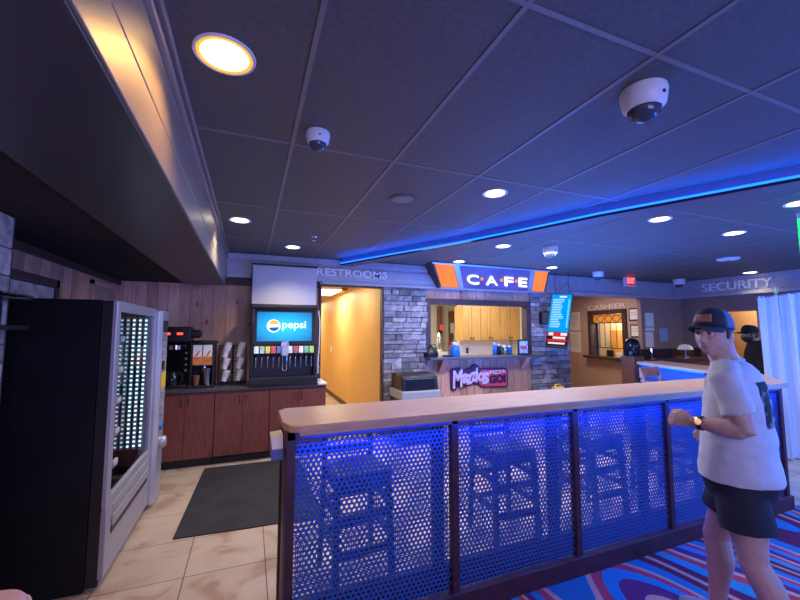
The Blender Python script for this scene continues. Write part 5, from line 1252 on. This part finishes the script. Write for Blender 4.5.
# ================================================================== LIGHT
def lamp(name, kind, loc, energy, col, size=.5, size_y=None, rot=(0, 0, 0), spot=None):
    l = bpy.data.lights.new(name, kind); l.energy = energy; l.color = col
    if kind == 'AREA':
        l.size = size
        if size_y: l.shape = 'RECTANGLE'; l.size_y = size_y
    else: l.shadow_soft_size = size
    if spot: l.spot_size = math.radians(spot); l.spot_blend = .6
    o = bpy.data.objects.new(name, l); COL.objects.link(o); o.location = loc; o.rotation_euler = rot; return o
lamp('hall_lamp', 'AREA', (1.42, 8.2, 2.39), 20, (1, .86, .6), .6, .5)
lamp('hall_lamp', 'AREA', (1.42, 11.3, 2.39), 18, (1, .86, .6), .6, .5)
lamp('hall_lamp', 'AREA', (1.35, 6.4, 2.40), 8, (1, .86, .6), .5, .5)
lamp('kitchen_lamp', 'AREA', (4.2, 6.1, 2.42), 24, (1, .95, .82), 1.2, .5)
lamp('kitchen_lamp', 'AREA', (3.0, 7.0, 2.42), 30, (1, .95, .82), 1.2, .8)
lamp('booth_lamp', 'POINT', (cw(.6, 2.25, -.35)), 50, (1, .86, .6), .15)
lamp('cashier_lamp', 'AREA', (6.7, 6.5, 2.5), 24, (1, .80, .62), .8)
lamp('lit_room_lamp', 'POINT', (XR + .5, 4.2, 2.2), 30, (1, .72, .42), .15)
# unseen lamps for the coloured arcade light around and behind the viewer
lamp('arcade_lamp', 'AREA', (4.6, -.2, 2.5), 185, (.01, .19, 1), 2.2, 2.0)
lamp('arcade_lamp', 'AREA', (1.0, -2.2, 1.7), 62, (.42, .42, 1), 2.6, 1.2, (math.radians(82), 0, 0))
lamp('arcade_lamp', 'AREA', (7.6, .4, 2.5), 90, (.6, .64, 1), 1.6, 1.6)
lamp('ceiling_fill', 'AREA', (5.2, -.6, .7), 230, (.003, .14, 1), 2.4, 1.2, (PI, 0, 0))  # added uplight without a fixture, turns the right ceiling blue
lamp('ceiling_fill', 'AREA', (8.0, .6, .7), 90, (.01, .18, 1), 1.2, 1.2, (PI, 0, 0))  # second added uplight, same purpose farther right
for (xa, ya), (xb, yb) in zip(LP[:-1], LP[1:]):
    L_ = math.hypot(xb - xa, yb - ya); lamp('strip_glow', 'AREA', ((xa + xb) / 2 - .045, (ya + yb) / 2 - .022, 2.548), 2.6 * L_, (.0, .09, 1), L_, .02, (PI, 0, math.atan2(yb - ya, xb - xa)))
lamp('far_ceiling_fill', 'AREA', (3.9, 3.9, .8), 130, (.01, .16, 1), 2.0, 1.6, (PI, 0, 0))  # unseen uplight added to colour the far ceiling and bulkhead blue
lamp('bar_floor_lamp', 'AREA', (2.6, 3.7, 2.55), 110, (.58, .62, 1), 2.6, .6)
W = bpy.data.worlds.new('world'); SC.world = W; W.use_nodes = True
W.node_tree.nodes['Background'].inputs['Color'].default_value = (.30, .34, .75, 1); W.node_tree.nodes['Background'].inputs['Strength'].default_value = .05
SC.view_settings.view_transform = 'Standard'; SC.view_settings.look = 'None'; SC.view_settings.gamma = 1; SC.view_settings.exposure = 0.3
